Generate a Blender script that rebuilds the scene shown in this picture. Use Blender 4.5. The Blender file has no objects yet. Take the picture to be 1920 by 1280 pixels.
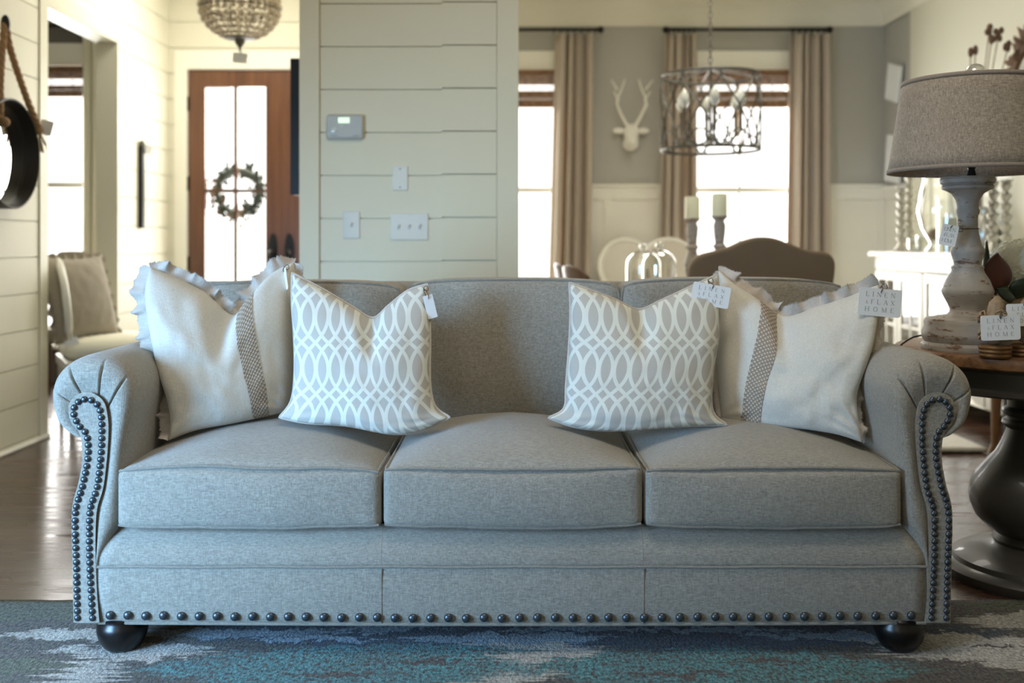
import bpy, math, random
from mathutils import Vector, Matrix, noise
random.seed(7)
PI = math.pi
SC = bpy.context.scene
COL = SC.collection
F = 1866.67; CZ = 1.015; HY = 458.0

# ------------------------------------------------------------------ camera
cam = bpy.data.cameras.new('camera'); camo = bpy.data.objects.new('camera', cam); COL.objects.link(camo)
camo.location = (0, 0, CZ); camo.rotation_euler = (PI/2, 0, 0)
cam.lens = 35.0; cam.sensor_width = 36.0; cam.shift_y = -(640-HY)/1920.0
cam.clip_start = 0.05; cam.clip_end = 100
cam.dof.use_dof = True; cam.dof.focus_distance = 2.62; cam.dof.aperture_fstop = 2.0
SC.camera = camo
SC.view_settings.view_transform = 'Standard'; SC.view_settings.look = 'None'
SC.view_settings.gamma = 1.0; SC.view_settings.exposure = 0.0
SC.view_settings.use_curve_mapping = False
SC.cycles.use_denoising = True
SC.cycles.max_bounces = 8; SC.cycles.diffuse_bounces = 5; SC.cycles.transparent_max_bounces = 16
SC.cycles.sample_clamp_indirect = 6.0
SC.cycles.caustics_reflective = False; SC.cycles.caustics_refractive = False

# ------------------------------------------------------------------ world + lights
wd = bpy.data.worlds.new('sky'); SC.world = wd; wd.use_nodes = True
bg = wd.node_tree.nodes['Background']; bg.inputs[0].default_value = (1.0, 0.98, 0.93, 1); bg.inputs[1].default_value = 2.3

def area(name, loc, target, sx, sy, power, color, spread=180):
    l = bpy.data.lights.new(name, 'AREA'); l.shape = 'RECTANGLE'; l.size = sx; l.size_y = sy
    l.energy = power; l.color = color; l.spread = math.radians(spread)
    o = bpy.data.objects.new(name, l); COL.objects.link(o); o.location = loc
    o.rotation_euler = (Vector(target)-Vector(loc)).to_track_quat('-Z', 'Y').to_euler()
    o.visible_camera = False
    return o
# daylight of the living room's own window, behind the camera on the left
area('window_light_living', (-2.38, 0.9, 0.85), (-1.3, 2.5, 0.30), 1.1, 1.1, 42, (0.30, 0.60, 1.0), 80)
# daylight arriving through the door and the windows
area('window_light_door', (-1.55, 7.45, 1.55), (-2.3, 6.0, 1.3), 1.3, 2.0, 120, (1.0, 0.99, 0.92))
area('window_light_dining', (1.85, 8.3, 1.4), (1.9, 5.0, 0.9), 0.9, 2.0, 105, (1.0, 0.99, 0.95))
area('window_light_dining', (-0.1, 8.3, 1.4), (0.5, 5.0, 0.9), 0.9, 2.0, 80, (1.0, 0.99, 0.95))
area('window_light_study', (-3.65, 7.7, 1.3), (-3.2, 5.0, 0.9), 1.2, 1.8, 120, (1.0, 0.99, 0.94))
# added warm fill lights below the ceiling; no real fixtures there
area('fill_light_foyer', (-1.7, 6.0, 2.93), (-1.9, 6.1, 0), 0.5, 0.5, 24, (1.0, 0.95, 0.84))
area('fill_light_ceiling', (0.2, 1.9, 2.93), (0.2, 2.4, 0), 1.2, 1.2, 37, (1.0, 0.93, 0.82))
area('fill_light_ceiling', (1.2, 5.6, 2.93), (1.2, 5.6, 0), 0.8, 0.8, 20, (1.0, 0.95, 0.86))
sun = bpy.data.lights.new('sun', 'SUN'); sun.energy = 4.5; sun.angle = math.radians(1.0); sun.color = (1.0, 0.96, 0.84)
so = bpy.data.objects.new('sun', sun); COL.objects.link(so); so.location = (0, 12, 6)
so.rotation_euler = Vector((1.0, -0.85, -0.36)).to_track_quat('-Z', 'Y').to_euler()

# ------------------------------------------------------------------ materials
def lin(c):
    c = c/255.0
    return c/12.92 if c <= 0.04045 else ((c+0.055)/1.055)**2.4
def S(r, g, b): return (lin(r), lin(g), lin(b), 1)
def newmat(name):
    m = bpy.data.materials.new(name); m.use_nodes = True
    return m, m.node_tree, m.node_tree.nodes['Principled BSDF']
def N(nt, t, **kw):
    n = nt.nodes.new(t)
    for k, v in kw.items(): setattr(n, k, v)
    return n
def math_(nt, op, a, b=None, c=None):
    n = N(nt, 'ShaderNodeMath', operation=op)
    for i, x in enumerate((a, b, c)):
        if x is None: continue
        if isinstance(x, (int, float)): n.inputs[i].default_value = x
        else: nt.links.new(x, n.inputs[i])
    return n.outputs[0]
def mixc(nt, f, a, b, mode='MIX'):
    n = N(nt, 'ShaderNodeMix', data_type='RGBA', blend_type=mode)
    if isinstance(f, (int, float)): n.inputs[0].default_value = f
    else: nt.links.new(f, n.inputs[0])
    for i, x in ((6, a), (7, b)):
        if isinstance(x, tuple): n.inputs[i].default_value = x
        else: nt.links.new(x, n.inputs[i])
    return n.outputs[2]
def noise_(nt, vec, scale, detail=3, rough=0.55, mp=None):
    if mp:
        m = N(nt, 'ShaderNodeMapping'); m.inputs['Scale'].default_value = mp; nt.links.new(vec, m.inputs[0]); vec = m.outputs[0]
    n = N(nt, 'ShaderNodeTexNoise'); n.inputs['Scale'].default_value = scale; n.inputs['Detail'].default_value = detail
    n.inputs['Roughness'].default_value = rough; nt.links.new(vec, n.inputs['Vector'])
    return n.outputs['Fac']
def ramp(nt, fac, a, b):
    n = N(nt, 'ShaderNodeMapRange', clamp=True); n.inputs[1].default_value = a; n.inputs[2].default_value = b
    nt.links.new(fac, n.inputs[0]); return n.outputs[0]
def bump(nt, bs, h, strength=0.3, dist=0.002):
    b = N(nt, 'ShaderNodeBump'); b.inputs['Strength'].default_value = strength; b.inputs['Distance'].default_value = dist
    nt.links.new(h, b.inputs['Height']); nt.links.new(b.outputs[0], bs.inputs['Normal'])
def oc(nt): return N(nt, 'ShaderNodeTexCoord').outputs['Object']
def plain(name, col, rough=0.6, metal=0.0, var=0.06, nscale=6, bmp=0.0, coat=0.0, bscale=80):
    m, nt, bs = newmat(name)
    c = oc(nt); n = noise_(nt, c, nscale)
    d = tuple(x*(1-var*2) for x in col[:3])+(1,); u = tuple(min(1, x*(1+var*2)) for x in col[:3])+(1,)
    nt.links.new(mixc(nt, n, d, u), bs.inputs['Base Color'])
    bs.inputs['Roughness'].default_value = rough; bs.inputs['Metallic'].default_value = metal
    bs.inputs['Coat Weight'].default_value = coat
    if bmp: bump(nt, bs, noise_(nt, c, bscale), bmp)
    return m
def weave(name, col, dark=0.72, light=1.2, sx=330, bmp=0.5, sheen=0.3, slub=True, axis=None):
    m, nt, bs = newmat(name); c = oc(nt)
    a = noise_(nt, c, 1.0, 2, 0.7, (sx*1.2, sx*0.5, sx*0.10)); b = noise_(nt, c, 1.0, 2, 0.7, (sx*0.10, sx*0.5, sx*1.2))
    d = noise_(nt, c, 1.0, 2, 0.7, (sx*0.2, sx*1.2, sx*0.4))
    s = math_(nt, 'ADD', a, math_(nt, 'ADD', b, d)); s = ramp(nt, s, 1.2, 1.8)
    big = noise_(nt, c, 5.0, 2)
    s2 = math_(nt, 'ADD', math_(nt, 'MULTIPLY', s, 0.88), math_(nt, 'MULTIPLY', big, 0.12))
    cd = tuple(x*dark for x in col[:3])+(1,); cl = tuple(min(1, x*light) for x in col[:3])+(1,)
    nt.links.new(mixc(nt, s2, cd, cl), bs.inputs['Base Color'])
    bs.inputs['Roughness'].default_value = 0.9; bs.inputs['Sheen Weight'].default_value = sheen
    bs.inputs['Specular IOR Level'].default_value = 0.2
    bump(nt, bs, s, bmp, 0.0012)
    return m

M = {}
M['wall'] = plain('cream_wall_paint', S(222, 219, 202), 0.55, var=0.01)
M['pier'] = plain('warm_lit_wall_paint', S(230, 217, 184), 0.5, var=0.01)  # same cream paint as the walls, warm light put into the colour
M['wall2'] = plain('cream_trim_paint', S(216, 213, 195), 0.45, var=0.01)
M['bright'] = plain('white_wall_paint', S(238, 236, 224), 0.5, var=0.01)
M['grey'] = plain('grey_wall_paint', S(172, 170, 162), 0.6, var=0.01)
M['ceil'] = plain('ceiling_paint', S(228, 225, 210), 0.7, var=0.01)
M['white'] = plain('white_paint', S(228, 226, 216), 0.4, var=0.02)
M['sofa'] = weave('taupe_sofa_weave', S(152, 146, 134), 0.66, 1.30, 560, 0.5, 0.25)
M['piping'] = weave('taupe_piping', S(138, 133, 122), 0.7, 1.15, 500, 0.3)
M['linen'] = weave('natural_linen', S(208, 203, 191), 0.9, 1.07, 420, 0.35, 0.3)
M['ruffle'] = weave('ruffle_linen', S(190, 180, 169), 0.88, 1.08, 420, 0.3, 0.3)
M['band'] = None
M['nail'] = plain('dark_bronze_nail', S(82, 88, 94), 0.36, 0.8, 0.1, 40)
M['foot'] = plain('black_lacquer', S(14, 10, 10), 0.3, 0, 0.1, 10)
M['black'] = plain('black_metal', S(24, 22, 20), 0.45, 0.3)
M['tag'] = plain('white_card', S(236, 237, 236), 0.6, var=0.01)
M['ink'] = plain('grey_ink', S(150, 152, 152), 0.7, var=0.01)
M['string'] = plain('brown_string', S(92, 74, 60), 0.9)
M['rope'] = plain('jute_rope', S(158, 126, 92), 0.95, var=0.15, nscale=120, bmp=0.4)
M['taupe_leg'] = plain('tan_wood', S(126, 92, 62), 0.4, var=0.15, nscale=12)
M['brownfab'] = plain('brown_velvet', S(122, 102, 78), 0.85, var=0.05)
M['silver'] = plain('aged_silver', S(190, 188, 178), 0.3, 0.85, 0.15, 60)
M['iron'] = plain('aged_grey_iron', S(96, 92, 82), 0.5, 0.5, 0.15, 30)
M['plastic'] = plain('white_plastic', S(214, 213, 200), 0.18, var=0.01, coat=0.5)
M['greyplastic'] = plain('grey_plastic', S(192, 190, 180), 0.4, var=0.01)
M['candle'] = plain('cream_wax', S(222, 220, 190), 0.5, var=0.02)
M['bead'] = plain('pale_wood_bead', S(196, 184, 164), 0.7, var=0.12, nscale=30)
M['darkiron'] = plain('brown_bead_wire', S(98, 84, 66), 0.5, 0.4)
M['studygrey'] = plain('study_grey_paint', S(112, 108, 102), 0.6, var=0.01)
M['charcoal'] = plain('charcoal_paint', S(66, 64, 60), 0.42, var=0.12, nscale=9, bmp=0.15, coat=0.15)
M['goldwood'] = plain('gilded_wood', S(124, 88, 50), 0.45, 0.25, 0.25, 30, 0.4)
M['bark'] = plain('carved_pale_wood', S(150, 128, 100), 0.8, 0, 0.2, 40, 0.6, bscale=60)
M['leafb'] = plain('brown_magnolia_leaf', S(78, 38, 26), 0.55, 0, 0.12, 20)
M['leafg'] = plain('dark_green_leaf', S(38, 52, 36), 0.3, 0, 0.2, 20)
M['petal'] = plain('hydrangea_petal', S(244, 244, 228), 0.8, 0, 0.06, 30)
M['dark'] = plain('dark_interior', S(40, 34, 28), 0.7)
M['mirror'] = plain('mirror_glass', S(235, 235, 230), 0.03, 1.0, 0.0)
M['black_leather'] = plain('blackened_leather', S(30, 26, 22), 0.5, 0, 0.1, 12)
M['greypillow'] = weave('grey_linen', S(150, 141, 126), 0.85, 1.1, 300, 0.3)
M['shadelin'] = weave('lamp_shade_linen', S(158, 146, 132), 0.60, 1.32, 380, 0.3, 0.1)
M['shadetrim'] = weave('lamp_shade_trim', S(150, 138, 126), 0.85, 1.1, 420, 0.2, 0.1)
M['dryleaf'] = plain('dry_brown_leaf', S(110, 84, 62), 0.8, 0, 0.2, 30)
M['ledlight'] = None

def m_screen():
    m, nt, bs = newmat('backlit_display'); bs.inputs['Base Color'].default_value = S(190, 215, 180)
    bs.inputs['Emission Color'].default_value = (0.75, 1, 0.7, 1); bs.inputs['Emission Strength'].default_value = 0.9
    return m
M['screen'] = m_screen()
def m_glass(name, tint=(1, 1, 1, 1), refl=0.12):
    m, nt, bs = newmat(name); nt.nodes.remove(bs)
    out = nt.nodes['Material Output']
    t = N(nt, 'ShaderNodeBsdfTransparent'); t.inputs[0].default_value = tint
    g = N(nt, 'ShaderNodeBsdfGlossy'); g.inputs['Roughness'].default_value = 0.03
    lw = N(nt, 'ShaderNodeLayerWeight'); lw.inputs[0].default_value = 0.35
    f = math_(nt, 'MULTIPLY', lw.outputs['Facing'], refl*4); f = math_(nt, 'MINIMUM', math_(nt, 'ADD', f, refl*0.4), 0.9)
    mx = N(nt, 'ShaderNodeMixShader'); nt.links.new(f, mx.inputs[0]); nt.links.new(t.outputs[0], mx.inputs[1]); nt.links.new(g.outputs[0], mx.inputs[2])
    nt.links.new(mx.outputs[0], out.inputs[0]); return m
M['glass'] = m_glass('window_glass', refl=0.06)
M['clear'] = m_glass('clear_glassware', (0.95, 0.96, 0.94, 1), 0.28)
def m_curtain():
    m, nt, bs = newmat('taupe_curtain_linen'); out = nt.nodes['Material Output']; c = oc(nt)
    n = noise_(nt, c, 1, 3, 0.6, (160, 160, 40)); col = mixc(nt, n, S(170, 158, 144), S(198, 187, 173))
    nt.links.new(col, bs.inputs['Base Color']); bs.inputs['Roughness'].default_value = 0.9
    t = N(nt, 'ShaderNodeBsdfTranslucent'); t.inputs[0].default_value = S(196, 160, 124)
    mx = N(nt, 'ShaderNodeMixShader'); mx.inputs[0].default_value = 0.16
    nt.links.new(bs.outputs[0], mx.inputs[1]); nt.links.new(t.outputs[0], mx.inputs[2]); nt.links.new(mx.outputs[0], out.inputs[0]); return m
M['curtain'] = m_curtain()
def m_wood(name, a, b, sc=(3, 3, 60), rough=0.4, coat=0.0, grain=1.0):
    m, nt, bs = newmat(name); c = oc(nt)
    n = noise_(nt, c, grain, 5, 0.65, sc); n = ramp(nt, n, 0.32, 0.68)
    nt.links.new(mixc(nt, n, a, b), bs.inputs['Base Color']); bs.inputs['Roughness'].default_value = rough
    bs.inputs['Coat Weight'].default_value = coat; bump(nt, bs, n, 0.15, 0.002); return m
M['doorwood'] = m_wood('stained_door_wood', S(84, 52, 34), S(116, 76, 50), (26, 26, 1.6), 0.35)
M['bamboo'] = m_wood('bamboo_slat', S(98, 68, 42), S(156, 120, 82), (30, 30, 30), 0.6)
M['tabletop'] = m_wood('reclaimed_table_wood', S(88, 58, 38), S(160, 122, 88), (2.5, 30, 30), 0.35)
M['darkwood'] = m_wood('dark_chair_wood', S(58, 38, 26), S(96, 66, 46), (14, 14, 2), 0.4)
def m_distress():
    m, nt, bs = newmat('distressed_whitewash'); c = oc(nt)
    n = noise_(nt, c, 1, 5, 0.7, (16, 16, 60)); k = ramp(nt, n, 0.565, 0.63)
    n2 = noise_(nt, c, 22, 3); base = mixc(nt, n2, S(142, 136, 129), S(180, 173, 164))
    nt.links.new(mixc(nt, k, base, S(112, 86, 70)), bs.inputs['Base Color']); bs.inputs['Roughness'].default_value = 0.55
    bump(nt, bs, n, 0.35, 0.003); return m
M['distress'] = m_distress()
def m_floor():
    m, nt, bs = newmat('dark_plank_floor'); c = oc(nt)
    br = N(nt, 'ShaderNodeTexBrick'); nt.links.new(c, br.inputs['Vector'])
    br.inputs['Scale'].default_value = 1; br.inputs['Brick Width'].default_value = 1.6; br.inputs['Row Height'].default_value = 0.085
    br.inputs['Mortar Size'].default_value = 0.0016; br.inputs['Mortar Smooth'].default_value = 0.2; br.offset = 0.37
    br.inputs['Color1'].default_value = S(62, 42, 32); br.inputs['Color2'].default_value = S(88, 62, 48); br.inputs['Mortar'].default_value = S(18, 12, 10)
    g = noise_(nt, c, 1, 5, 0.65, (2.2, 50, 1)); g = ramp(nt, g, 0.3, 0.7)
    col = mixc(nt, math_(nt, 'MULTIPLY', g, 0.5), br.outputs['Color'], S(46, 30, 24)); nt.links.new(col, bs.inputs['Base Color'])
    r = noise_(nt, c, 1, 4, 0.6, (3, 22, 1)); r2 = N(nt, 'ShaderNodeMapRange'); nt.links.new(r, r2.inputs[0])
    r2.inputs[1].default_value = 0.3; r2.inputs[2].default_value = 0.7; r2.inputs[3].default_value = 0.12; r2.inputs[4].default_value = 0.34
    nt.links.new(r2.outputs[0], bs.inputs['Roughness'])
    h = math_(nt, 'SUBTRACT', math_(nt, 'MULTIPLY', r, 0.4), br.outputs['Fac']); bump(nt, bs, h, 0.25, 0.003); return m
M['floor'] = m_floor()
def m_lattice():
    m, nt, bs = newmat('lattice_print_fabric'); uv = N(nt, 'ShaderNodeUVMap'); sp = N(nt, 'ShaderNodeSeparateXYZ'); nt.links.new(uv.outputs[0], sp.inputs[0])
    x = math_(nt, 'MULTIPLY', sp.outputs[0], 10.4); v = math_(nt, 'ADD', sp.outputs[1], 10.0)
    t = math_(nt, 'ABSOLUTE', math_(nt, 'SUBTRACT', math_(nt, 'MULTIPLY', math_(nt, 'FRACT', v), 2), 1))
    f = math_(nt, 'MULTIPLY', 0.945, math_(nt, 'SUBTRACT', 1, math_(nt, 'POWER', t, 2.15)))
    def d(sign):
        a = math_(nt, 'ADD', math_(nt, 'ADD', x, math_(nt, 'MULTIPLY', f, sign)), 100.5)
        return math_(nt, 'ABSOLUTE', math_(nt, 'SUBTRACT', math_(nt, 'FRACT', a), 0.5))
    dm = math_(nt, 'MINIMUM', d(1), d(-1))
    thr = math_(nt, 'MULTIPLY', 0.118, math_(nt, 'SQRT', math_(nt, 'ADD', 1, math_(nt, 'MULTIPLY', 1.3, math_(nt, 'POWER', t, 2.3)))))
    k = ramp(nt, math_(nt, 'DIVIDE', dm, thr), 0.9, 1.1)
    c = oc(nt); w = noise_(nt, c, 500, 2)
    g = mixc(nt, w, S(172, 167, 157), S(186, 181, 171)); wh = mixc(nt, w, S(208, 208, 196), S(218, 218, 206))
    nt.links.new(mixc(nt, k, wh, g), bs.inputs['Base Color']); bs.inputs['Roughness'].default_value = 0.85
    bump(nt, bs, w, 0.15, 0.001); return m
M['lattice'] = m_lattice()
def m_band():
    m, nt, bs = newmat('jute_band_weave'); uv = N(nt, 'ShaderNodeUVMap'); sp = N(nt, 'ShaderNodeSeparateXYZ'); nt.links.new(uv.outputs[0], sp.inputs[0])
    x = sp.outputs[0]; y = sp.outputs[1]
    a = math_(nt, 'SINE', math_(nt, 'MULTIPLY', x, 2*PI*4.5)); b = math_(nt, 'SINE', math_(nt, 'MULTIPLY', math_(nt, 'ADD', y, math_(nt, 'MULTIPLY', math_(nt, 'ABSOLUTE', math_(nt, 'SUBTRACT', x, .5)), 0.02)), 2*PI*30))
    p = math_(nt, 'MULTIPLY', a, b); k = ramp(nt, p, 0.25, 0.5)
    c = oc(nt); w = noise_(nt, c, 300, 2)
    base = mixc(nt, w, S(136, 120, 104), S(160, 144, 126))
    nt.links.new(mixc(nt, k, base, S(196, 186, 170)), bs.inputs['Base Color']); bs.inputs['Roughness'].default_value = 0.95
    bump(nt, bs, p, 0.5, 0.002); return m
M['band'] = m_band()
def m_rug():
    m, nt, bs = newmat('ikat_rug_wool'); c = oc(nt)
    # ragged outlines: the dye runs along the weft (x)
    w1 = noise_(nt, c, 1, 4, 0.7, (3, 70, 1)); w2 = noise_(nt, c, 1, 4, 0.7, (14, 6, 1)); w3 = noise_(nt, c, 1, 2, 0.6, (60, 60, 1))
    sp = N(nt, 'ShaderNodeSeparateXYZ'); nt.links.new(c, sp.inputs[0])
    x = math_(nt, 'ADD', sp.outputs[0], math_(nt, 'MULTIPLY', math_(nt, 'SUBTRACT', w1, 0.5), 0.50))
    y = math_(nt, 'ADD', sp.outputs[1], math_(nt, 'MULTIPLY', math_(nt, 'SUBTRACT', w2, 0.5), 0.16))
    x = math_(nt, 'ADD', x, math_(nt, 'MULTIPLY', math_(nt, 'SUBTRACT', w3, 0.5), 0.10))
    def ell(cx, cy, rx, ry):
        dx = math_(nt, 'DIVIDE', math_(nt, 'SUBTRACT', x, cx), rx); dy = math_(nt, 'DIVIDE', math_(nt, 'SUBTRACT', y, cy), ry)
        r = math_(nt, 'ADD', math_(nt, 'POWER', math_(nt, 'ABSOLUTE', dx), 1.4), math_(nt, 'POWER', math_(nt, 'ABSOLUTE', dy), 1.4))
        return math_(nt, 'SUBTRACT', 1, ramp(nt, r, 0.9, 1.1))
    n = ramp(nt, noise_(nt, c, 1, 2, 0.75, (120, 75, 1)), .34, .66); tone = noise_(nt, c, 1, 3, 0.6, (9, 3, 1)); sk = noise_(nt, c, 1, 2, .6, (70, 60, 1))
    dk = mixc(nt, n, S(34, 31, 30), S(104, 95, 88)); cream = mixc(nt, n, S(140, 136, 126), S(222, 217, 206))
    teal = mixc(nt, n, S(26, 72, 80), S(106, 168, 168)); navy = mixc(nt, n, S(16, 28, 42), S(60, 86, 110))
    blue = mixc(nt, n, S(96, 120, 138), S(172, 192, 204)); grn = mixc(nt, n, S(42, 46, 34), S(104, 112, 86))
    teal = mixc(nt, ramp(nt, sk, .53, .60), teal, dk); navy = mixc(nt, ramp(nt, sk, .58, .66), navy, dk); dk2 = mixc(nt, ramp(nt, sk, .54, .62), dk, grn)
    col = dk2
    for (cc, L) in ((navy, [(-.2, 2.60, .75, .12), (.45, 2.60, .85, .12)]),
                    (cream, [(-1.12, 2.58, .22, .045), (-.93, 2.47, .20, .055), (-1.0, 2.33, .08, .12), (.03, 2.47, .20, .085), (-.01, 2.34, .09, .12), (1.22, 2.47, .30, .11), (1.42, 2.66, .22, .08), (1.03, 2.56, .24, .04), (0.0, 1.7, .5, .3)]),
                    (teal, [(-.42, 2.37, .46, .13), (.50, 2.37, .48, .13), (-.25, 2.47, .3, .05), (-0.5, 1.8, 0.5, 0.2), (.5, 1.8, .5, .2)]),
                    (dk, [(-.40, 2.335, .12, .014), (-.22, 2.40, .10, .012), (.40, 2.34, .15, .014), (.62, 2.41, .10, .012), (1.2, 2.50, .10, .010), (1.05, 2.40, .08, .012)]),
                    (blue, [(-.72, 2.59, .30, .034), (-.50, 2.545, .18, .020), (-.34, 2.62, .16, .024), (.0, 2.555, .28, .040), (.16, 2.62, .24, .022), (.52, 2.61, .22, .022), (.80, 2.57, .22, .024)]),
                    (grn, [(-1.35, 2.75, .40, .08), (1.45, 2.79, .2, .04), (-1.25, 2.38, .20, .06)])):
        for e in L: col = mixc(nt, ell(*e), col, cc)
    v = mixc(nt, math_(nt, 'MULTIPLY', ramp(nt, tone, .3, .65), 0.40), col, dk)
    nt.links.new(v, bs.inputs['Base Color']); bs.inputs['Roughness'].default_value = 0.95; bs.inputs['Sheen Weight'].default_value = 0.1
    h = noise_(nt, c, 1, 3, 0.75, (120, 75, 1)); bump(nt, bs, h, 1.0, 0.008); return m
M['rug'] = m_rug()
M['shag'] = plain('white_shag', S(222, 218, 208), 0.95, var=0.08, nscale=60, bmp=1.0, bscale=120)

# ------------------------------------------------------------------ mesh helpers
def W(px, py, Y): return Vector(((px-960)*Y/F, Y, CZ-(py-HY)*Y/F))
def catmull(P, n, closed=False):
    P = [tuple(p) for p in P]; k = len(P); out = []; segs = k if closed else k-1
    L = [0]
    for i in range(segs):
        a, b = P[i], P[(i+1) % k]; L.append(L[-1]+math.dist(a, b)**0.999+1e-9)
    for j in range(n):
        s = L[-1]*j/(n if closed else n-1); i = 0
        while i < segs-1 and s > L[i+1]: i += 1
        t = (s-L[i])/(L[i+1]-L[i]); g = lambda q: P[q % k] if closed else P[max(0, min(k-1, q))]
        p0, p1, p2, p3 = g(i-1), g(i), g(i+1), g(i+2)
        out.append(tuple(0.5*((2*b)+(-a+c)*t+(2*a-5*b+4*c-d)*t*t+(-a+3*b-3*c+d)*t**3) for a, b, c, d in zip(p0, p1, p2, p3)))
    return out
def catpar(P, per):
    """uniform parameter catmull, 'per' samples for every segment (open)"""
    out = []; k = len(P); g = lambda q: P[max(0, min(k-1, q))]
    for i in range(k-1):
        for j in range(per):
            t = j/per; out.append(tuple(0.5*((2*b)+(-a+c)*t+(2*a-5*b+4*c-d)*t*t+(-a+3*b-3*c+d)*t**3) for a, b, c, d in zip(g(i-1), g(i), g(i+1), g(i+2))))
    out.append(tuple(P[-1])); return out
class MB:
    def __init__(s): s.v = []; s.f = []; s.uv = {}
    def add(s, vs, fs):
        o = len(s.v); s.v += [Vector(p) for p in vs]; s.f += [tuple(i+o for i in f) for f in fs]; return s
    def box(s, x0, x1, y0, y1, z0, z1):
        return s.add([(x0, y0, z0), (x1, y0, z0), (x1, y1, z0), (x0, y1, z0), (x0, y0, z1), (x1, y0, z1), (x1, y1, z1), (x0, y1, z1)],
                     [(0, 3, 2, 1), (4, 5, 6, 7), (0, 1, 5, 4), (1, 2, 6, 5), (2, 3, 7, 6), (3, 0, 4, 7)])
    def tube(s, pts, r, n=8, closed=False):
        pts = [Vector(p) for p in pts]; k = len(pts); rr = r if isinstance(r, (list, tuple)) else [r]*k
        vs = []; fs = []; up = None
        for i in range(k):
            a = pts[(i-1) % k] if closed or i else pts[0]; b = pts[(i+1) % k] if closed or i < k-1 else pts[-1]
            t = (b-a); t = t.normalized() if t.length > 1e-9 else Vector((0, 0, 1))
            if up is None: up = Vector((0, 0, 1)) if abs(t.z) < 0.9 else Vector((1, 0, 0))
            side = t.cross(up); side = side.normalized() if side.length > 1e-6 else Vector((1, 0, 0)); up = side.cross(t).normalized()
            for j in range(n):
                a_ = 2*PI*j/n; vs.append(pts[i]+(side*math.cos(a_)+up*math.sin(a_))*rr[i])
        for i in range(k if closed else k-1):
            for j in range(n):
                fs.append((i*n+j, i*n+(j+1) % n, ((i+1) % k)*n+(j+1) % n, ((i+1) % k)*n+j))
        if not closed: fs.append(tuple(range(n))[::-1]); fs.append(tuple((k-1)*n+j for j in range(n)))
        return s.add(vs, fs)
    def lathe(s, prof, c, n=40, M4=None, cap=True):
        vs = []; fs = []; k = len(prof)
        for r, z in prof:
            for j in range(n):
                a = 2*PI*j/n; p = Vector((r*math.cos(a), r*math.sin(a), z))
                if M4: p = M4 @ p
                vs.append(p+Vector(c))
        for i in range(k-1):
            for j in range(n): fs.append((i*n+j, i*n+(j+1) % n, (i+1)*n+(j+1) % n, (i+1)*n+j))
        if cap:
            if prof[0][0] > 1e-5: fs.append(tuple(range(n))[::-1])
            if prof[-1][0] > 1e-5: fs.append(tuple((k-1)*n+j for j in range(n)))
        return s.add(vs, fs)
    def ell(s, c, rx, ry=None, rz=None, n=16, m=10, M4=None):
        ry = rx if ry is None else ry; rz = rx if rz is None else rz; vs = [Vector((0, 0, -rz))]; fs = []
        for i in range(1, m):
            a = -PI/2+PI*i/m
            for j in range(n): vs.append(Vector((rx*math.cos(a)*math.cos(2*PI*j/n), ry*math.cos(a)*math.sin(2*PI*j/n), rz*math.sin(a))))
        vs.append(Vector((0, 0, rz)))
        for j in range(n): fs.append((0, 1+(j+1) % n, 1+j))
        for i in range(m-2):
            for j in range(n): fs.append((1+i*n+j, 1+i*n+(j+1) % n, 1+(i+1)*n+(j+1) % n, 1+(i+1)*n+j))
        t = 1+(m-1)*n
        for j in range(n): fs.append((1+(m-2)*n+j, 1+(m-2)*n+(j+1) % n, t))
        vs = [((M4 @ p) if M4 else p)+Vector(c) for p in vs]
        return s.add(vs, fs)
    def prism(s, poly, a0, a1, mp=lambda u, w, a: (u, a, w)):
        k = len(poly); vs = [mp(u, w, a0) for u, w in poly]+[mp(u, w, a1) for u, w in poly]
        fs = [tuple(range(k)), tuple(range(2*k-1, k-1, -1))]+[(i, i+k, (i+1) % k+k, (i+1) % k) for i in range(k)]
        return s.add(vs, fs)
    def grid(s, fn, nu, nv, closeu=False, uv=False):
        o = len(s.v); vs = []; fs = []
        for j in range(nv+1):
            for i in range(nu+(0 if closeu else 1)):
                vs.append(fn(i/nu, j/nv))
                if uv: s.uv[o+len(vs)-1] = (i/nu, j/nv)
        w = nu if closeu else nu+1
        for j in range(nv):
            for i in range(nu): fs.append((j*w+i, j*w+(i+1) % w, (j+1)*w+(i+1) % w, (j+1)*w+i))
        return s.add(vs, fs)
    def xf(s, M4): s.v = [M4 @ p for p in s.v]; return s
def obj(name, mb, mat, parent=None, smooth=35, bevel=0, seg=2, sub=0, solid=0, base=None):
    me = bpy.data.meshes.new(name)
    if parent is not None: off = parent_origin(parent)
    else:
        xs = [p.x for p in mb.v]; ys = [p.y for p in mb.v]; zs = [p.z for p in mb.v]
        off = Vector(base) if base else Vector(((min(xs)+max(xs))/2, (min(ys)+max(ys))/2, min(zs)))
    me.from_pydata([p-off for p in mb.v], [], mb.f)
    if mb.uv:
        ul = me.uv_layers.new(name='UVMap')
        for l in me.loops: ul.data[l.index].uv = mb.uv.get(l.vertex_index, (0, 0))
    me.validate(); me.materials.append(mat)
    if smooth:
        me.shade_smooth(); me.set_sharp_from_angle(angle=math.radians(smooth))
    o = bpy.data.objects.new(name, me); COL.objects.link(o)
    if parent is not None: o.parent = parent
    else: o.location = off
    if parent is not None: o['_o'] = list(off)
    if bevel:
        b = o.modifiers.new('bevel', 'BEVEL'); b.width = bevel; b.segments = seg; b.limit_method = 'ANGLE'; b.angle_limit = math.radians(30)
    if solid:
        b = o.modifiers.new('solid', 'SOLIDIFY'); b.thickness = solid; b.offset = 0
    if sub:
        b = o.modifiers.new('sub', 'SUBSURF'); b.levels = sub; b.render_levels = sub
    return o
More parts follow.
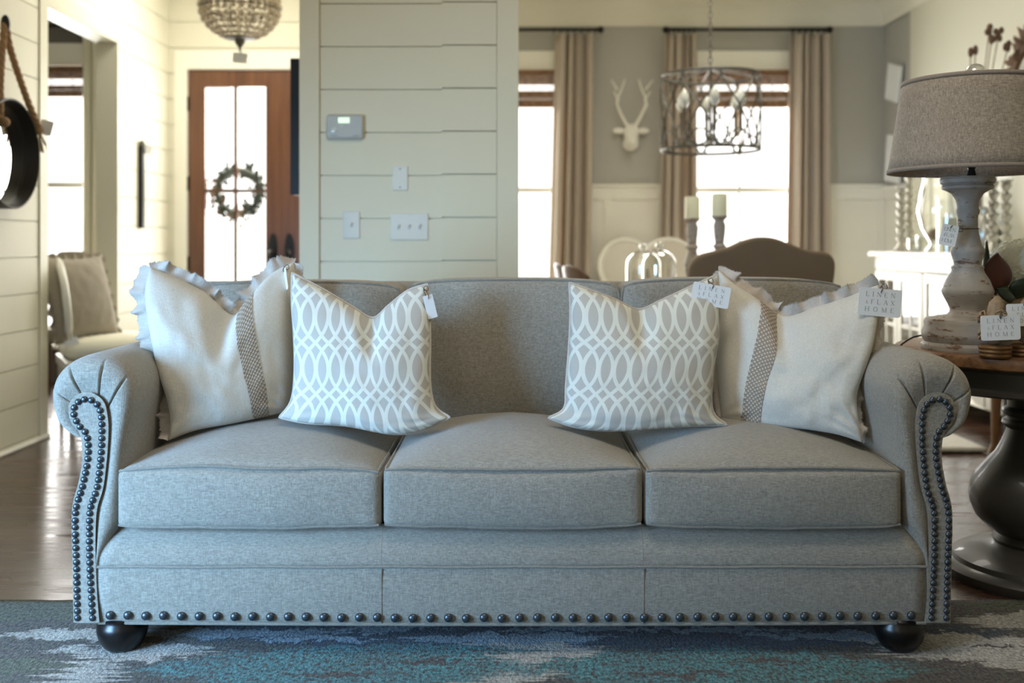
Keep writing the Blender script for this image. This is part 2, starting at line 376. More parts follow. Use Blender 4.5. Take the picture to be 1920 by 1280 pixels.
def parent_origin(p):
    v = Vector((0, 0, 0))
    while p is not None: v += p.location; p = p.parent
    return v
def tag(o, label, cat, group=None):
    o['label'] = label; o['category'] = cat
    if group: o['group'] = group
    return o
def thing(name, label, cat, loc, group=None):
    o = bpy.data.objects.new(name, None); COL.objects.link(o); o.location = loc; o.empty_display_size = 0.1
    return tag(o, label, cat, group)
def struct(name, mb, mat, parent=None, **kw):
    o = obj(name, mb, mat, parent, **kw)
    if parent is None: o['kind'] = 'structure'
    return o
def copy_tree(o, loc=None, rotz=None, label=None, parent=None):
    c = o.copy(); COL.objects.link(c); c.parent = parent
    if loc is not None: c.location = loc
    if rotz is not None: c.rotation_euler = (0, 0, rotz)
    if label: c['label'] = label
    for ch in list(o.children): copy_tree(ch, parent=c)
    return c

# ------------------------------------------------------------------ room shell
XL, XR = -2.45, 3.0; YD = 7.10; YB = 8.0; ZC = 2.98
struct('floor', MB().box(-5.2, 4.4, -2.5, 8.6, -0.06, 0.0), M['floor'], smooth=0)
struct('ceiling', MB().box(-5.2, 4.4, -1.3, 8.6, ZC, ZC+0.08), M['ceil'], smooth=0)
def boards_x(mb, x, y0, y1, z0, z1, ph, pitch, t=0.014, gap=0.005, sgn=1):
    k = math.floor((z0-ph)/pitch)
    while ph+k*pitch < z1:
        a = max(z0, ph+k*pitch+gap/2); b = min(z1, ph+(k+1)*pitch-gap/2)
        if b-a > 0.01: mb.box(min(x, x-sgn*t), max(x, x-sgn*t), y0, y1, a, b)
        k += 1
def boards_y(mb, y, x0, x1, z0, z1, ph, pitch, t=0.014, gap=0.005):
    k = math.floor((z0-ph)/pitch)
    while ph+k*pitch < z1:
        a = max(z0, ph+k*pitch+gap/2); b = min(z1, ph+(k+1)*pitch-gap/2)
        if b-a > 0.01: mb.box(x0, x1, y, y+t, a, b)
        k += 1
# left shiplap wall with the cased opening
OY0, OY1, OZ = 5.24, 6.18, 2.275
mb = MB(); mb.box(XL-0.12, XL, -1.2, .3, 0, ZC); mb.box(XL-0.12, XL-.001, .3, 1.5, 0, .25); mb.box(XL-0.12, XL-.001, .3, 1.5, 1.6, ZC); mb.box(XL-0.12, XL-0.014, 1.5, OY0, 0, ZC); mb.box(XL-0.12, XL-0.014, OY0, OY1, OZ, ZC); mb.box(XL-0.12, XL-0.014, OY1, YD+.12, 0, ZC)
boards_x(mb, XL, 1.5, OY0-0.085, 0.0, ZC, 0.399, 0.1835)
boards_x(mb, XL, OY0-0.085, OY1+0.01, OZ+0.09, ZC, 0.399, 0.1835)
boards_x(mb, XL, OY1+0.01, YD, 0.0, ZC, 0.399, 0.1835)
struct('wall_left', mb, M['wall'], smooth=0)
mb = MB(); mb.box(XL-0.014, XL+0.008, OY0-0.085, OY0, 0, OZ+0.09); mb.box(XL-0.014, XL+0.006, OY0-0.085, OY1, OZ, OZ+0.09)
mb.box(XL-0.13, XL+0.004, OY1-0.004, OY1+0.012, 0, OZ); mb.box(XL-0.13, XL+.004, OY0-.01, OY0+0.001, 0, OZ); mb.box(XL-.13, XL+.004, OY0, OY1, OZ-.01, OZ+.001)
struct('trim_1', mb, M['wall2'], smooth=0)
struct('baseboard_left', MB().tube([(XL+0.008, -1, 0.009), (XL+0.008, OY0-0.0, 0.009)], 0.014, 8), M['white'])
mb = MB(); mb.box(XL-0.0, XL+0.012, OY1+0.02, YD, 0, 0.16)
struct('baseboard_left', mb, M['white'], smooth=0, bevel=.004)
# door wall of the foyer
DX0, DX1, DZ = -2.318, -0.985, 2.26
mb = MB(); mb.box(XL-.12, DX0-0.09, YD+0.014, YD+0.14, 0, ZC); mb.box(DX0-.09, DX1+.02, YD+0.014, YD+.14, DZ+0.13, ZC); mb.box(DX1, -0.80, YD+.014, YD+.14, 0, ZC)
boards_y(mb, YD, XL, DX0-0.09, 0, ZC, 0.399, 0.1835); boards_y(mb, YD, DX0-0.09, -.9, DZ+0.145, ZC, 0.399, 0.1835)
struct('wall_foyer', mb, M['wall'], smooth=0)
mb = MB(); mb.box(DX0-0.09, DX0, YD-0.008, YD+0.14, 0, DZ+.14); mb.box(DX0, DX1+.05, YD-.008, YD+.14, DZ+.004, DZ+0.14); mb.box(DX1, DX1+.03, YD-.008, YD+.14, 0, DZ)
struct('trim_2', mb, M['bright'], smooth=0, bevel=.003)
struct('wall_study', MB().box(-5.1, -4.25, 7.3, 7.42, 0, ZC).box(-3.10, XL-.1, 7.3, 7.42, 0, ZC).box(-4.25, -3.10, 7.3, 7.42, 2.32, ZC).box(-4.25, -3.10, 7.3, 7.42, 0, .3).box(-5.2, -5.08, 3.0, 7.42, 0, ZC).box(-5.2, XL-.12, 3.0, 3.1, 0, ZC), M['studygrey'], smooth=0)
# column (pier) and partition
CY = 4.5; K = CY/F
def cx(px): return (px-960)*K
mb = MB(); mb.box(cx(563), cx(972), CY+0.016, CY+0.40, 0, ZC)
zph = CZ+(HY-490)*K; pit = 80.5*K
boards_y(mb, CY, cx(600.5), cx(829), 0, ZC, zph, pit, 0.016, 0.0055); boards_y(mb, CY-0.014, cx(829), cx(931), 0, ZC, zph+0.005, pit, 0.030, 0.0055)
struct('wall_pier', mb, M['pier'], smooth=0)
mb = MB(); mb.box(cx(562), cx(599.5), CY-0.012, CY+0.41, 0, ZC); mb.box(cx(931.5), cx(972.5), CY-0.012, CY+0.41, 0, ZC)
struct('trim_3', mb, M['pier'], smooth=0, bevel=.003)
struct('wall_partition', MB().box(-0.95, -0.80, CY+0.41, YB, 0, ZC), M['wall'], smooth=0)
# dining room
WX = [(-0.62, 0.40), (1.40, 2.27)]; WZ0, WZ1 = 0.32, 2.40
mb = MB(); xs = [-0.80, WX[0][0], WX[0][1], WX[1][0], WX[1][1], XR+.12]
for a, b in ((0, 1), (2, 3), (4, 5)): mb.box(xs[a], xs[b], YB, YB+.14, 0, ZC)
for a, b in WX: mb.box(a, b, YB, YB+.14, 0, WZ0); mb.box(a, b, YB, YB+.14, WZ1, ZC)
struct('wall_back', mb, M['grey'], smooth=0)
struct('wall_right', MB().box(XR, XR+.12, 7.47, YB, 0, ZC), M['grey'], smooth=0)
struct('wall_right_living', MB().box(XR-.012, XR+.12, -1.2, 7.47, 0, ZC), M['wall2'], smooth=0)
struct('wall_front', MB().box(XL-.12, -1.7, -1.32, -1.2, 0, ZC).box(-.8, XR+.12, -1.32, -1.2, 0, ZC).box(-1.7, -.8, -1.32, -1.2, 2.1, ZC).box(-1.7, -.8, -1.32, -1.2, 0, .9), M['wall2'], smooth=0)
WT = 1.475
mb = MB()
for a, b in ((-.8, -.72), (.50, 1.30), (2.37, XR)):
    mb.box(a, b, YB-0.008, YB, 0, WT); mb.box(a, b, YB-.022, YB-.008, WT-0.10, WT); mb.box(a, b, YB-.035, YB-.0, WT, WT+.022); mb.box(a, b, YB-.024, YB-.008, 0, .16)
    x = b-.06 if a > 2 else a+.24
    while x < b: mb.box(x, x+.055, YB-.02, YB-.008, .16, WT-.1); x += .42
    if a > 2: mb.box(a+.02, a+.075, YB-.02, YB-.008, .16, WT-.1)
mb.box(XR-.012, XR, 7.47, YB-.0, 0, WT); mb.box(XR-.03, XR-.012, 7.47, YB, WT-.10, WT)
struct('trim_4', mb, M['white'], smooth=0)
def crown(n=9):
    P = [(0, 0), (.012, 0), (.018, .02)]
    for i in range(n): a = i/(n-1); P.append((.022+.105*(1-math.cos(a*PI/2)), .03+.15*math.sin(a*PI/2)))
    P += [(.14, .185), (.14, .215), (0, .215)]; return P
mb = MB(); mb.prism([(u, w) for u, w in crown()], -.8, XR-.01, lambda u, w, a: (a, YB-u, ZC-.215+w))
mb.prism([(u, w) for u, w in crown()], 2.0, YB, lambda u, w, a: (XR-.012-u, a, ZC-.215+w))
struct('trim_5', mb, M['ceil'], smooth=30)
# windows
def window(n, x0, x1, z0, z1, y, parts=True):
    w = thing('window_%d' % n, '', '', (0.5*(x0+x1), y+.07, z0)); del w['label']; del w['category']; w['kind'] = 'structure'
    mb = MB(); t = .045
    mb.box(x0, x0+t, y+.04, y+.11, z0, z1); mb.box(x1-t, x1, y+.04, y+.11, z0, z1); mb.box(x0+t, x1-t, y+.04, y+.11, z0, z0+t); mb.box(x0+t, x1-t, y+.04, y+.11, z1-t, z1)
    mb.box(x0+t, x1-t, y+.05, y+.10, 1.43, 1.475); mb.box((x0+x1)/2-.012, (x0+x1)/2+.012, y+.06, y+.09, z0+t, z1-t)
    obj('window_frame', mb, M['white'], w, smooth=0)
    obj('window_glass', MB().box(x0+t, x1-t, y+.072, y+.078, z0+t, z1-t), M['glass'], w, smooth=0)
    mb = MB(); mb.box(x0-.10, x0, y-.02, y+.04, z0-.02, z1); mb.box(x1, x1+.10, y-.02, y+.04, z0-.02, z1); mb.box(x0-.12, x1+.12, y-.026, y+.04, z1, z1+.165); mb.box(x0-.13, x1+.13, y-.06, y+.04, z0-.05, z0-.02)
    obj('window_casing', mb, M['bright'], w, smooth=0, bevel=.003)
window(1, WX[0][0], WX[0][1], WZ0, WZ1, YB); window(2, WX[1][0], WX[1][1], WZ0, WZ1, YB); window(3, -4.25, -3.10, .3, 2.32, 7.3)

# french doors
def door_leaf(n, x0, x1, hinge_left):
    d = thing('door_%d' % n, '', '', (x0, YD+.03, 0)); del d['label']; del d['category']; d['kind'] = 'structure'
    y0, y1 = YD+.02, YD+.065; gx0, gx1 = x0+(.118 if hinge_left else .15), x1-(.112 if hinge_left else .13); gz0, gz1 = .42, 2.14
    mb = MB(); mb.box(x0, gx0, y0, y1, .012, DZ); mb.box(gx1, x1, y0, y1, .012, DZ); mb.box(gx0, gx1, y0, y1, .012, gz0); mb.box(gx0, gx1, y0, y1, gz1, DZ)
    obj('door_panel', mb, M['doorwood'], d, smooth=0, bevel=.002)
    m = (gx0+gx1)/2; mb = MB(); mb.box(m-.013, m+.013, y0+.005, y1-.005, gz0, gz1); mb.box(gx0, m-.013, y0+.005, y1-.005, 1.385, 1.412); mb.box(m+.013, gx1, y0+.005, y1-.005, 1.385, 1.41)
    mb.box(gx0, m-.011, y0+.005, y1-.005, .72, .742); mb.box(m+.011, gx1, y0+.005, y1-.005, .72, .742)
    obj('muntin', mb, M['darkwood'], d, smooth=0)
    obj('door_glass', MB().box(gx0, gx1, y0+.02, y0+.024, gz0, gz1), M['glass'], d, smooth=0)
    hx = x0-.004 if hinge_left else x1+.004
    for z in (2.02, 1.45, .88, .3): obj('hinge', MB().lathe([(.011, 0), (.011, .10)], (hx, y0-.006, z-.05), 10), M['black'], d)
    kx = x1-.058 if hinge_left else x0+.058
    pl = [(kx+.034*math.sin(a)*(1 if abs(a) < 9 else 1), .98+.115*math.cos(a)) for a in [2*PI*i/20 for i in range(20)]]
    h = obj('door_handle', MB().prism(pl, y0-.008, y0), M['black'], d)
    obj('knob', MB().ell((kx, y0-.045, .955), .021, .021, .026).lathe([(.009, 0), (.009, .04)], (kx, y0-.005, .955), 8, Matrix.Rotation(PI/2, 4, 'X')), M['black'], h)
door_leaf(1, DX0+.006, -1.6502, True); door_leaf(2, -1.6498, DX1-.004, False)

# ------------------------------------------------------------------ SOFA
Y0 = 2.44; KS = F/Y0
SOFA = thing('sofa', 'long taupe grey rolled arm sofa with dark nailhead trim on the patterned rug', 'sofa', (0, Y0+.45, 0))
def SX(px): return (px-957.5)/KS
def SZ(py): return CZ-(py-HY)/KS
PAIR = [((138, 1168), (139, 1166)), ((135, 1060), (137, 1060)), ((134, 955), (136, 957)), ((145, 905), (148, 905)), ((157, 862), (155, 862)), ((158, 828), (154, 826)),
        ((128, 818), (147, 806)), ((100, 792), (134, 790)), ((87, 745), (129, 770)), ((92, 712), (132, 755)), ((112, 686), (141, 744)), ((140, 671), (154, 738)),
        ((170, 667), (168, 738)), ((203, 673), (182, 745)), ((230, 691), (192, 757)), ((245, 722), (197, 778)), ((244, 760), (199, 800)), ((235, 810), (198, 832)),
        ((227, 870), (195, 870)), ((221, 930), (189, 914)), ((216, 985), (178, 952)), ((200, 1020), (175, 990)), ((184, 1056), (175, 1040)), ((180, 1100), (177, 1100)), ((181, 1168), (182, 1166))]
def arm(side):
    per = 20
    O = catpar([p[0] for p in PAIR], per); Pn = catpar([p[1] for p in PAIR], per); n = len(O)
    mb = MB(); rings = []
    creases = [(8.7, .5), (10.4, .9), (12.7, 1), (14.4, 1)]
    def ring(t, y, mix, cr):
        r = []
        for i in range(n):
            ox, oz = O[i]; qx, qz = Pn[i]; x = ox+(qx-ox)*mix; z = oz+(qz-oz)*mix; yy = y; d = 0
            if cr:
                for c, a in creases:
                    dd = (i/per-c-0.25*(mix-.5)); d += a*math.exp(-(dd/.075)**2)*cr*max(0, min(1, (mix-.09)*5))
                x += (ox-qx)*-.0*d
            wpuf = max(0, 1-abs(i/per-11.5)/5.5)
            yy = yy+d*.011-wpuf*.0*mix
            X = SX(x); Z = SZ(z)
            if cr and d > .1: 
                cxx, czz = SX(168), SZ(755); X += (cxx-X)*.03*d*(1-mix); Z += (czz-Z)*.03*d*(1-mix)
            r.append(Vector((X*side*-1, Y0+yy, Z)))
        return r
    segs = [(0, .90, 0, 0), (0, .60, 0, 0), (0, .30, 0, 0), (0, .12, 0, 0), (0, .075, 0, .15), (0, .048, .015, .5), (0, .026, .06, .8), (0, .012, .14, 1), (0, .003, .27, 1), (0, -.002, .42, 1), (0, -.002, .6, 1), (0, .003, .8, 1), (0, .010, 1.0, .6)]
    vs = []
    for s_ in segs: vs += ring(*s_)
    fs = []
    for k in range(len(segs)-1):
        for i in range(n-1): fs.append((k*n+i, k*n+i+1, (k+1)*n+i+1, (k+1)*n+i))
        fs.append((k*n+n-1, k*n, (k+1)*n, (k+1)*n+n-1))
    fs.append(tuple(range(n)))
    if side < 0: fs = [f[::-1] for f in fs]
    mb.add(vs, fs)
    a = obj('arm', mb, M['sofa'], SOFA, smooth=60)
    # front panel
    mb = MB(); ri = [Vector((SX(x)*-side, Y0+.014, SZ(z))) for x, z in Pn]; cxp = sum(p.x for p in ri)/n
    def inset(k, y):
        out = []
        for i, p in enumerate(ri):
            q = ri[n-1-i] if False else None
            a_, b_ = ri[max(0, i-1)], ri[min(n-1, i+1)]; t = (b_-a_).normalized(); nn = Vector((-t.z, 0, t.x))*(1 if side > 0 else -1)
            out.append(Vector((p.x, Y0+y, p.z))-nn*k)
        return out
    r0 = inset(0, .014); r1 = inset(0.0, .001); r2 = inset(.0035, -.003)
    vs = r0+r1+r2; fs = []
    for k in range(2):
        for i in range(n-1): fs.append((k*n+i, k*n+i+1, (k+1)*n+i+1, (k+1)*n+i))
        fs.append((k*n+n-1, k*n, (k+1)*n, (k+1)*n+n-1))
    # strips across the panel
    h = n//2
    for i in range(h): fs.append((2*n+i, 2*n+i+1, 2*n+n-2-i, 2*n+n-1-i))
    if side < 0: fs = [f[::-1] for f in fs]
    obj('arm_front_panel', mb.add(vs, fs), M['sofa'], SOFA, smooth=50)
    path = [(144, 1157), (142, 1060), (140, 962), (153, 912), (162, 868), (164, 838), (160, 812), (146, 796), (137, 776), (139, 760), (150, 750), (164, 748), (177, 754), (186, 768), (189, 790), (189, 830), (186, 872), (180, 915), (168, 952), (166, 1000), (167, 1060), (172, 1157)]
    c = catmull(path, 900); L = 0; last = c[0]; mb = MB(); nxt = 0; acc = 0
    for i in range(1, len(c)):
        acc += math.dist(c[i-1], c[i])
    step = acc/round(acc/13.0); run = 0; pts = [c[0]]
    for i in range(1, len(c)):
        run += math.dist(c[i-1], c[i])
        if run >= step*len(pts)-.3: pts.append(c[i])
    for p in pts: mb.ell((SX(p[0])*-side, Y0-.004, SZ(p[1])), .0082, .0062, .0082, 12, 8)
    obj('nailhead_trim', mb, M['nail'], SOFA)['kind'] = 'stuff'
arm(-1); arm(1)
# front rail: curved upper band, lower band, welt
xa, xb = SX(179), SX(1736); ztop = SZ(988); zw = SZ(1063); zb = SZ(1170)
def rail_sec(s):  # s 0..1 from top back to the welt
    a = s*PI/2; return (.055-.050*math.sin(a)-.004*math.sin(s*PI), ztop-.006-(ztop-.006-zw)*s**1.4)
def rail_x(u, z):
    k = max(0, min(1, (z-SZ(1052))/(ztop-SZ(1052)))); ins = .047*k**1.2; return (xa+ins)+(xb-xa-2*ins)*u
def railfn(u, v):
    y, z = (rail_sec(v)); return Vector((rail_x(u, z), Y0+y, z))
mb = MB(); mb.grid(railfn, 60, 16)
mb.grid(lambda u, v: Vector((xa+(xb-xa)*u, Y0+.004-.004*math.sin(PI*v)+.006*v, zw+(zb-zw)*v+(.004*math.sin(PI*u) if v > .9 else 0)*-1)), 60, 10)
obj('front_rail', mb, M['sofa'], SOFA, smooth=60, solid=.003)
mb = MB(); mb.tube([(xa+(xb-xa)*i/40, Y0+.001, zw+.001*math.sin(i)) for i in range(41)], .0035, 8)
for px in (712, 1204):
    pts = []
    for i in range(12): y, z = rail_sec(i/11); pts.append((SX(px), Y0+y-.0005, z))
    mb.tube(pts, .0016, 6); mb.tube([(SX(px+1), Y0-.0005, zw-.004), (SX(px+1), Y0+.001, SZ(1115)), (SX(px), Y0+.006, zb)], .0012, 6)
mb.tube([(xa+(xb-xa)*i/40, Y0+.009, zb-.004*math.sin(PI*i/40)) for i in range(41)], .004, 8)
obj('piping', mb, M['piping'], SOFA)
NH = None
for i in range(46):
    px = 203+i*(1707-203)/45; py = 1154+5*math.sin(PI*i/45)+random.uniform(-.8, .8); p_ = Vector((SX(px), Y0+.002, SZ(py)))
    if NH is None: NH = obj('nailhead', MB().ell(SOFA.location, .0108, .0078, .0108, 14, 8), M['nail'], SOFA); o = NH
    else: o = NH.copy(); COL.objects.link(o)
    o.location = p_-SOFA.location
obj('seat_deck', MB().box(-1.0, 1.0, Y0+.05, Y0+.90, SZ(1165), ztop-.012), M['piping'], SOFA, smooth=0, bevel=.01)
# back frame
def backsec(u, v):
    # v round the section, u along x
    x = -1.01+2.02*u; P = [(.66, .12), (.66, .60), (.70, .80), (.725, .875), (.76, .895), (.82, .895), (.875, .875), (.90, .82), (.90, .6), (.90, .12)]
    i = v*(len(P)-1); k = min(int(i), len(P)-2); t = i-k; return Vector((x, Y0+P[k][0]*(1-t)+P[k+1][0]*t, P[k][1]*(1-t)+P[k+1][1]*t))
mb = MB(); mb.grid(backsec, 20, 27); o_ = len(mb.v)
for u in (0, 1):
    vs = [backsec(u, j/27) for j in range(28)]; mb.add(vs, [tuple(range(28)) if u else tuple(range(27, -1, -1))])
obj('back_frame', mb, M['sofa'], SOFA, smooth=50)
# feet
for x, y in ((SX(211), Y0+.055), (SX(1699), Y0+.055), (SX(215), Y0+.80), (SX(1697), Y0+.80)):
    obj('foot', MB().lathe([(.022, .004), (.036, .006), (.046, .015), (.055, .030), (.060, .044), (.062, .056), (.060, .070), (.055, .078), (.055, .086), (.05, .09)], (x, y, 0), 32), M['foot'], SOFA)
# cushions: soft box with piping
def soft_box(name, x0, x1, y0, y1, z0, z1, crown, front, seed, back=False, bow=0.0, wr=.0):
    cxm, cym, czm = (x0+x1)/2, (y0+y1)/2, (z0+z1)/2; hx, hy, hz = (x1-x0)/2, (y1-y0)/2, (z1-z0)/2
    n = 26; r = .016
    def shape(a, b, c):
        # a,b,c in -1..1 on the surface of a cube
        px, py, pz = a*hx, b*hy, c*hz
        qx = max(-hx+r, min(hx-r, px)); qy = max(-hy+r, min(hy-r, py)); qz = max(-hz+r, min(hz-r, pz))
        d = Vector((px-qx, py-qy, pz-qz))
        if d.length > 1e-9: d = d.normalized()*r
        p = Vector((qx, qy, qz))+d
        e = lambda t: max(0, 1-abs(t)**2.3)
        if back:
            p.y -= front*e(a)*e(c)*(.6+.4*(-b)) if b < 0 else -.02*e(a)*e(c)
            p.z += (crown*e(a)**.7)*max(0, c); p.x += .012*a*e(c)
            p.z += -.010*abs(a)**6*max(0, c)
        else:
            p.z += crown*e(a)**1.05*e(b)**.62*max(0, c); p.y -= front*e(a)*e(c)*max(0, -b)
            p.z -= .006*e(a)*max(0, -c)
            p.z += bow*math.sin((a+1)*PI*.9+seed)*max(0, -b)**4*(1 if c > 0 else 0)
        q = noise.noise(Vector((p.x*5+seed*3, p.y*5, p.z*5)))*.004
        if wr: q += wr*noise.noise(Vector((p.x*14+seed, p.y*3, p.z*3)))
        p.y += q*(1 if back else .6); p.z += 0 if back else q
        return Vector((cxm, cym, czm))+p
    mb = MB(); rng = [(-1+2*i/n) for i in range(n+1)]
    # densify near borders
    rng = [math.copysign(abs(t)**.75, t) for t in rng]
    def face(fn):
        o = len(mb.v); vs = [fn(rng[i], rng[j]) for j in range(n+1) for i in range(n+1)]
        mb.add(vs, [(j*(n+1)+i, j*(n+1)+i+1, (j+1)*(n+1)+i+1, (j+1)*(n+1)+i) for j in range(n) for i in range(n)])
    face(lambda a, b: shape(a, b, 1)); face(lambda a, b: shape(-a, b, -1)); face(lambda a, b: shape(a, -1, b)); face(lambda a, b: shape(-a, 1, b)); face(lambda a, b: shape(1, a, b)); face(lambda a, b: shape(-1, -a, b))
    o = obj(name, mb, M['sofa'], SOFA, smooth=80)
    # weld
    import bmesh
    bm = bmesh.new(); bm.from_mesh(o.data); bmesh.ops.remove_doubles(bm, verts=bm.verts, dist=1e-5); bmesh.ops.recalc_face_normals(bm, faces=bm.faces); bm.to_mesh(o.data); bm.free()
    o.data.shade_smooth()
    return o, shape
def loop_pts(shape, fixed, val, m=20):
    P = []; t = [-1+2*i/m for i in range(m)]; k = .985
    for a in t: P.append((a*k, -k))
    for a in t: P.append((k, a*k))
    for a in t: P.append((-a*k, k))
    for a in t: P.append((-k, -a*k))
    if fixed == 'z': return [shape(a, b, val) for a, b in P]
    return [shape(a, val, b) for a, b in P]
zc0, zc1 = SZ(990), SZ(880)
for i, (a, b) in enumerate(((216, 711), (715, 1203), (1207, 1690))):
    o, sh = soft_box('seat_cushion', SX(a), SX(b), Y0-.004, Y0+.64, zc0+.002, zc1, .066, .012, i*2.1, bow=.005 if i == 1 else .002, wr=.002)
    mb = MB(); mb.tube([p+Vector((0, -.0005, .001)) for p in loop_pts(sh, 'z', .97)], .0038, 8, True); mb.tube([p+Vector((0, -.001, 0)) for p in loop_pts(sh, 'z', -.93)], .0038, 8, True)
    obj('piping', mb, M['piping'], o)
kb = (Y0+.69)/F
for i, (a, b) in enumerate(((378, 757), (768, 1155), (1160, 1562))):
    zt = CZ-((521, 517, 516)[i]-HY)*kb-.018
    o, sh = soft_box('back_cushion', (a-960)*kb, (b-960)*kb, Y0+.60, Y0+.765, .452, zt, .012, .035, i*1.7+5, back=True, wr=.002)
    mb = MB(); mb.tube([p for p in loop_pts(sh, 'y', -.93)], .0042, 8, True)
    obj('piping', mb, M['piping'], o)

# ------------------------------------------------------------------ tags with lettering
GL = {'L': [((0, 0), (0, 1), .16), ((0, 0), (.62, 0), .07), ((.62, 0), (.62, .18), .06), ((-.14, 1), (.16, 1), .06)],
      'I': [((0, 0), (0, 1), .16), ((-.15, 0), (.15, 0), .06), ((-.15, 1), (.15, 1), .06)],
      'N': [((0, 0), (0, 1), .06), ((0, 1), (.75, 0), .16), ((.75, 0), (.75, 1), .06), ((-.12, 0), (.12, 0), .05), ((.62, 1), (.88, 1), .05)],
      'E': [((0, 0), (0, 1), .16), ((0, 0), (.6, 0), .06), ((0, .52), (.45, .52), .06), ((0, 1), (.58, 1), .06), ((.6, 0), (.6, .17), .05), ((.58, 1), (.58, .84), .05)],
      'F': [((0, 0), (0, 1), .16), ((0, .52), (.45, .52), .06), ((0, 1), (.58, 1), .06), ((.58, 1), (.58, .84), .05), ((-.12, 0), (.15, 0), .05)],
      'A': [((0, 0), (.38, 1), .06), ((.38, 1), (.76, 0), .16), ((.16, .36), (.6, .36), .05), ((-.1, 0), (.12, 0), .05), ((.64, 0), (.88, 0), .05)],
      'X': [((0, 1), (.7, 0), .16), ((.7, 1), (0, 0), .06), ((-.1, 0), (.12, 0), .05), ((.6, 1), (.82, 1), .05)],
      'H': [((0, 0), (0, 1), .16), ((.75, 0), (.75, 1), .16), ((0, .52), (.75, .52), .06), ((-.12, 0), (.14, 0), .05), ((.62, 0), (.88, 0), .05), ((-.12, 1), (.14, 1), .05), ((.62, 1), (.88, 1), .05)],
      'M': [((0, 0), (0, 1), .06), ((0, 1), (.45, 0), .16), ((.45, 0), (.9, 1), .06), ((.9, 1), (.9, 0), .16), ((-.12, 0), (.12, 0), .05), ((.76, 0), (1.02, 0), .05)],
      'O': [((.42+.42*math.cos(a), .5+.52*math.sin(a)), (.42+.42*math.cos(a+PI/8), .5+.52*math.sin(a+PI/8)), .06+.1*abs(math.cos(a+PI/16))) for a in [PI/8*i for i in range(16)]],
      '&': [((.6, 0), (.12, .75), .1), ((.12, .75), (.3, 1), .06), ((.3, 1), (.42, .8), .06), ((.42, .8), (.05, .3), .06), ((.05, .3), (.25, 0), .08), ((.25, 0), (.62, .4), .06)]}
GW = {'L': .62, 'I': .1, 'N': .75, 'E': .6, 'F': .55, 'A': .76, 'X': .7, 'H': .75, 'M': .9, 'O': .84, '&': .6}
def lettering(mb, w, h):
    """three spaced lines of thin serif capitals in the card's own plane"""
    for li, (txt, s) in enumerate((('LINEN', 1), ('&FLAX', 1), ('HOME', 1))):
        H = h*.165; tot = sum(GW[c]*(0.7 if c == '&' else 1) for c in txt)*H; span = w*.66; gap = (span-tot)/(len(txt)-1)
        x = -span/2; z = h*.20-li*h*.27
        for c in txt:
            k = .7 if c == '&' else 1
            for (a, b), (d, e), t in GL[c]:
                p = Vector((x+a*H*k, 0, z+b*H*k)); q = Vector((x+d*H*k, 0, z+e*H*k)); t_ = t*H*k*.8; v = q-p
                if v.length < 1e-7: continue
                nn = Vector((-v.z, 0, v.x)).normalized()*t_/2
                mb.add([p+nn+Vector((0, -.0009, 0)), q+nn+Vector((0, -.0009, 0)), q-nn+Vector((0, -.0009, 0)), p-nn+Vector((0, -.0009, 0))], [(0, 1, 2, 3)])
            x += GW[c]*H*k+gap
def card(parent, c, w, h, rot=0.0, yaw=0.0, pitch=0.0, text=True, hang=None, name='price_tag', strmat='string', skew=0):
    Mx = Matrix.Translation(Vector(c)) @ Matrix.Rotation(yaw, 4, 'Z') @ Matrix.Rotation(pitch, 4, 'X') @ Matrix.Rotation(rot, 4, 'Y')
    r = min(w, h)*.09; P = []
    for sx, sz, a0 in ((1, 1, 0), (-1, 1, PI/2), (-1, -1, PI), (1, -1, 3*PI/2)):
        for i in range(5): a = a0+PI/2*i/4; P.append((sx*(w/2-r)+r*math.cos(a), sz*(h/2-r)+r*math.sin(a)))
    t = obj(name, MB().prism(P, -.0006, .0006).xf(Mx), M['tag'], parent, smooth=0)
    if text:
        mb = MB(); lettering(mb, w, h); obj('lettering', mb.xf(Mx), M['ink'], t, smooth=0)
    if hang is not None:
        top = Mx @ Vector((0, 0, h/2-.006)); top2 = Mx @ Vector((0.002, -.003, h/2-.002)); hv = Vector(hang); mid = (top+hv)/2+Vector((.004, -.004, .0))
        mb = MB(); mb.tube(catmull([Mx @ Vector((0, -.0015, h/2-.010)), top2, mid, hv], 12), .0011, 6)
        mb.tube(catmull([Mx @ Vector((.001, .0015, h/2-.010)), mid+Vector((-.007, .002, -.002)), hv], 12), .0011, 6)
        if strmat == 'string': mb.tube(catmull([hv, hv+Vector((.010, -.004, .006)), hv+Vector((.014, -.005, -.006)), hv+Vector((.004, -.004, -.008)), hv], 12), .0010, 6)
        obj('string', mb, M[strmat], t)
    return t

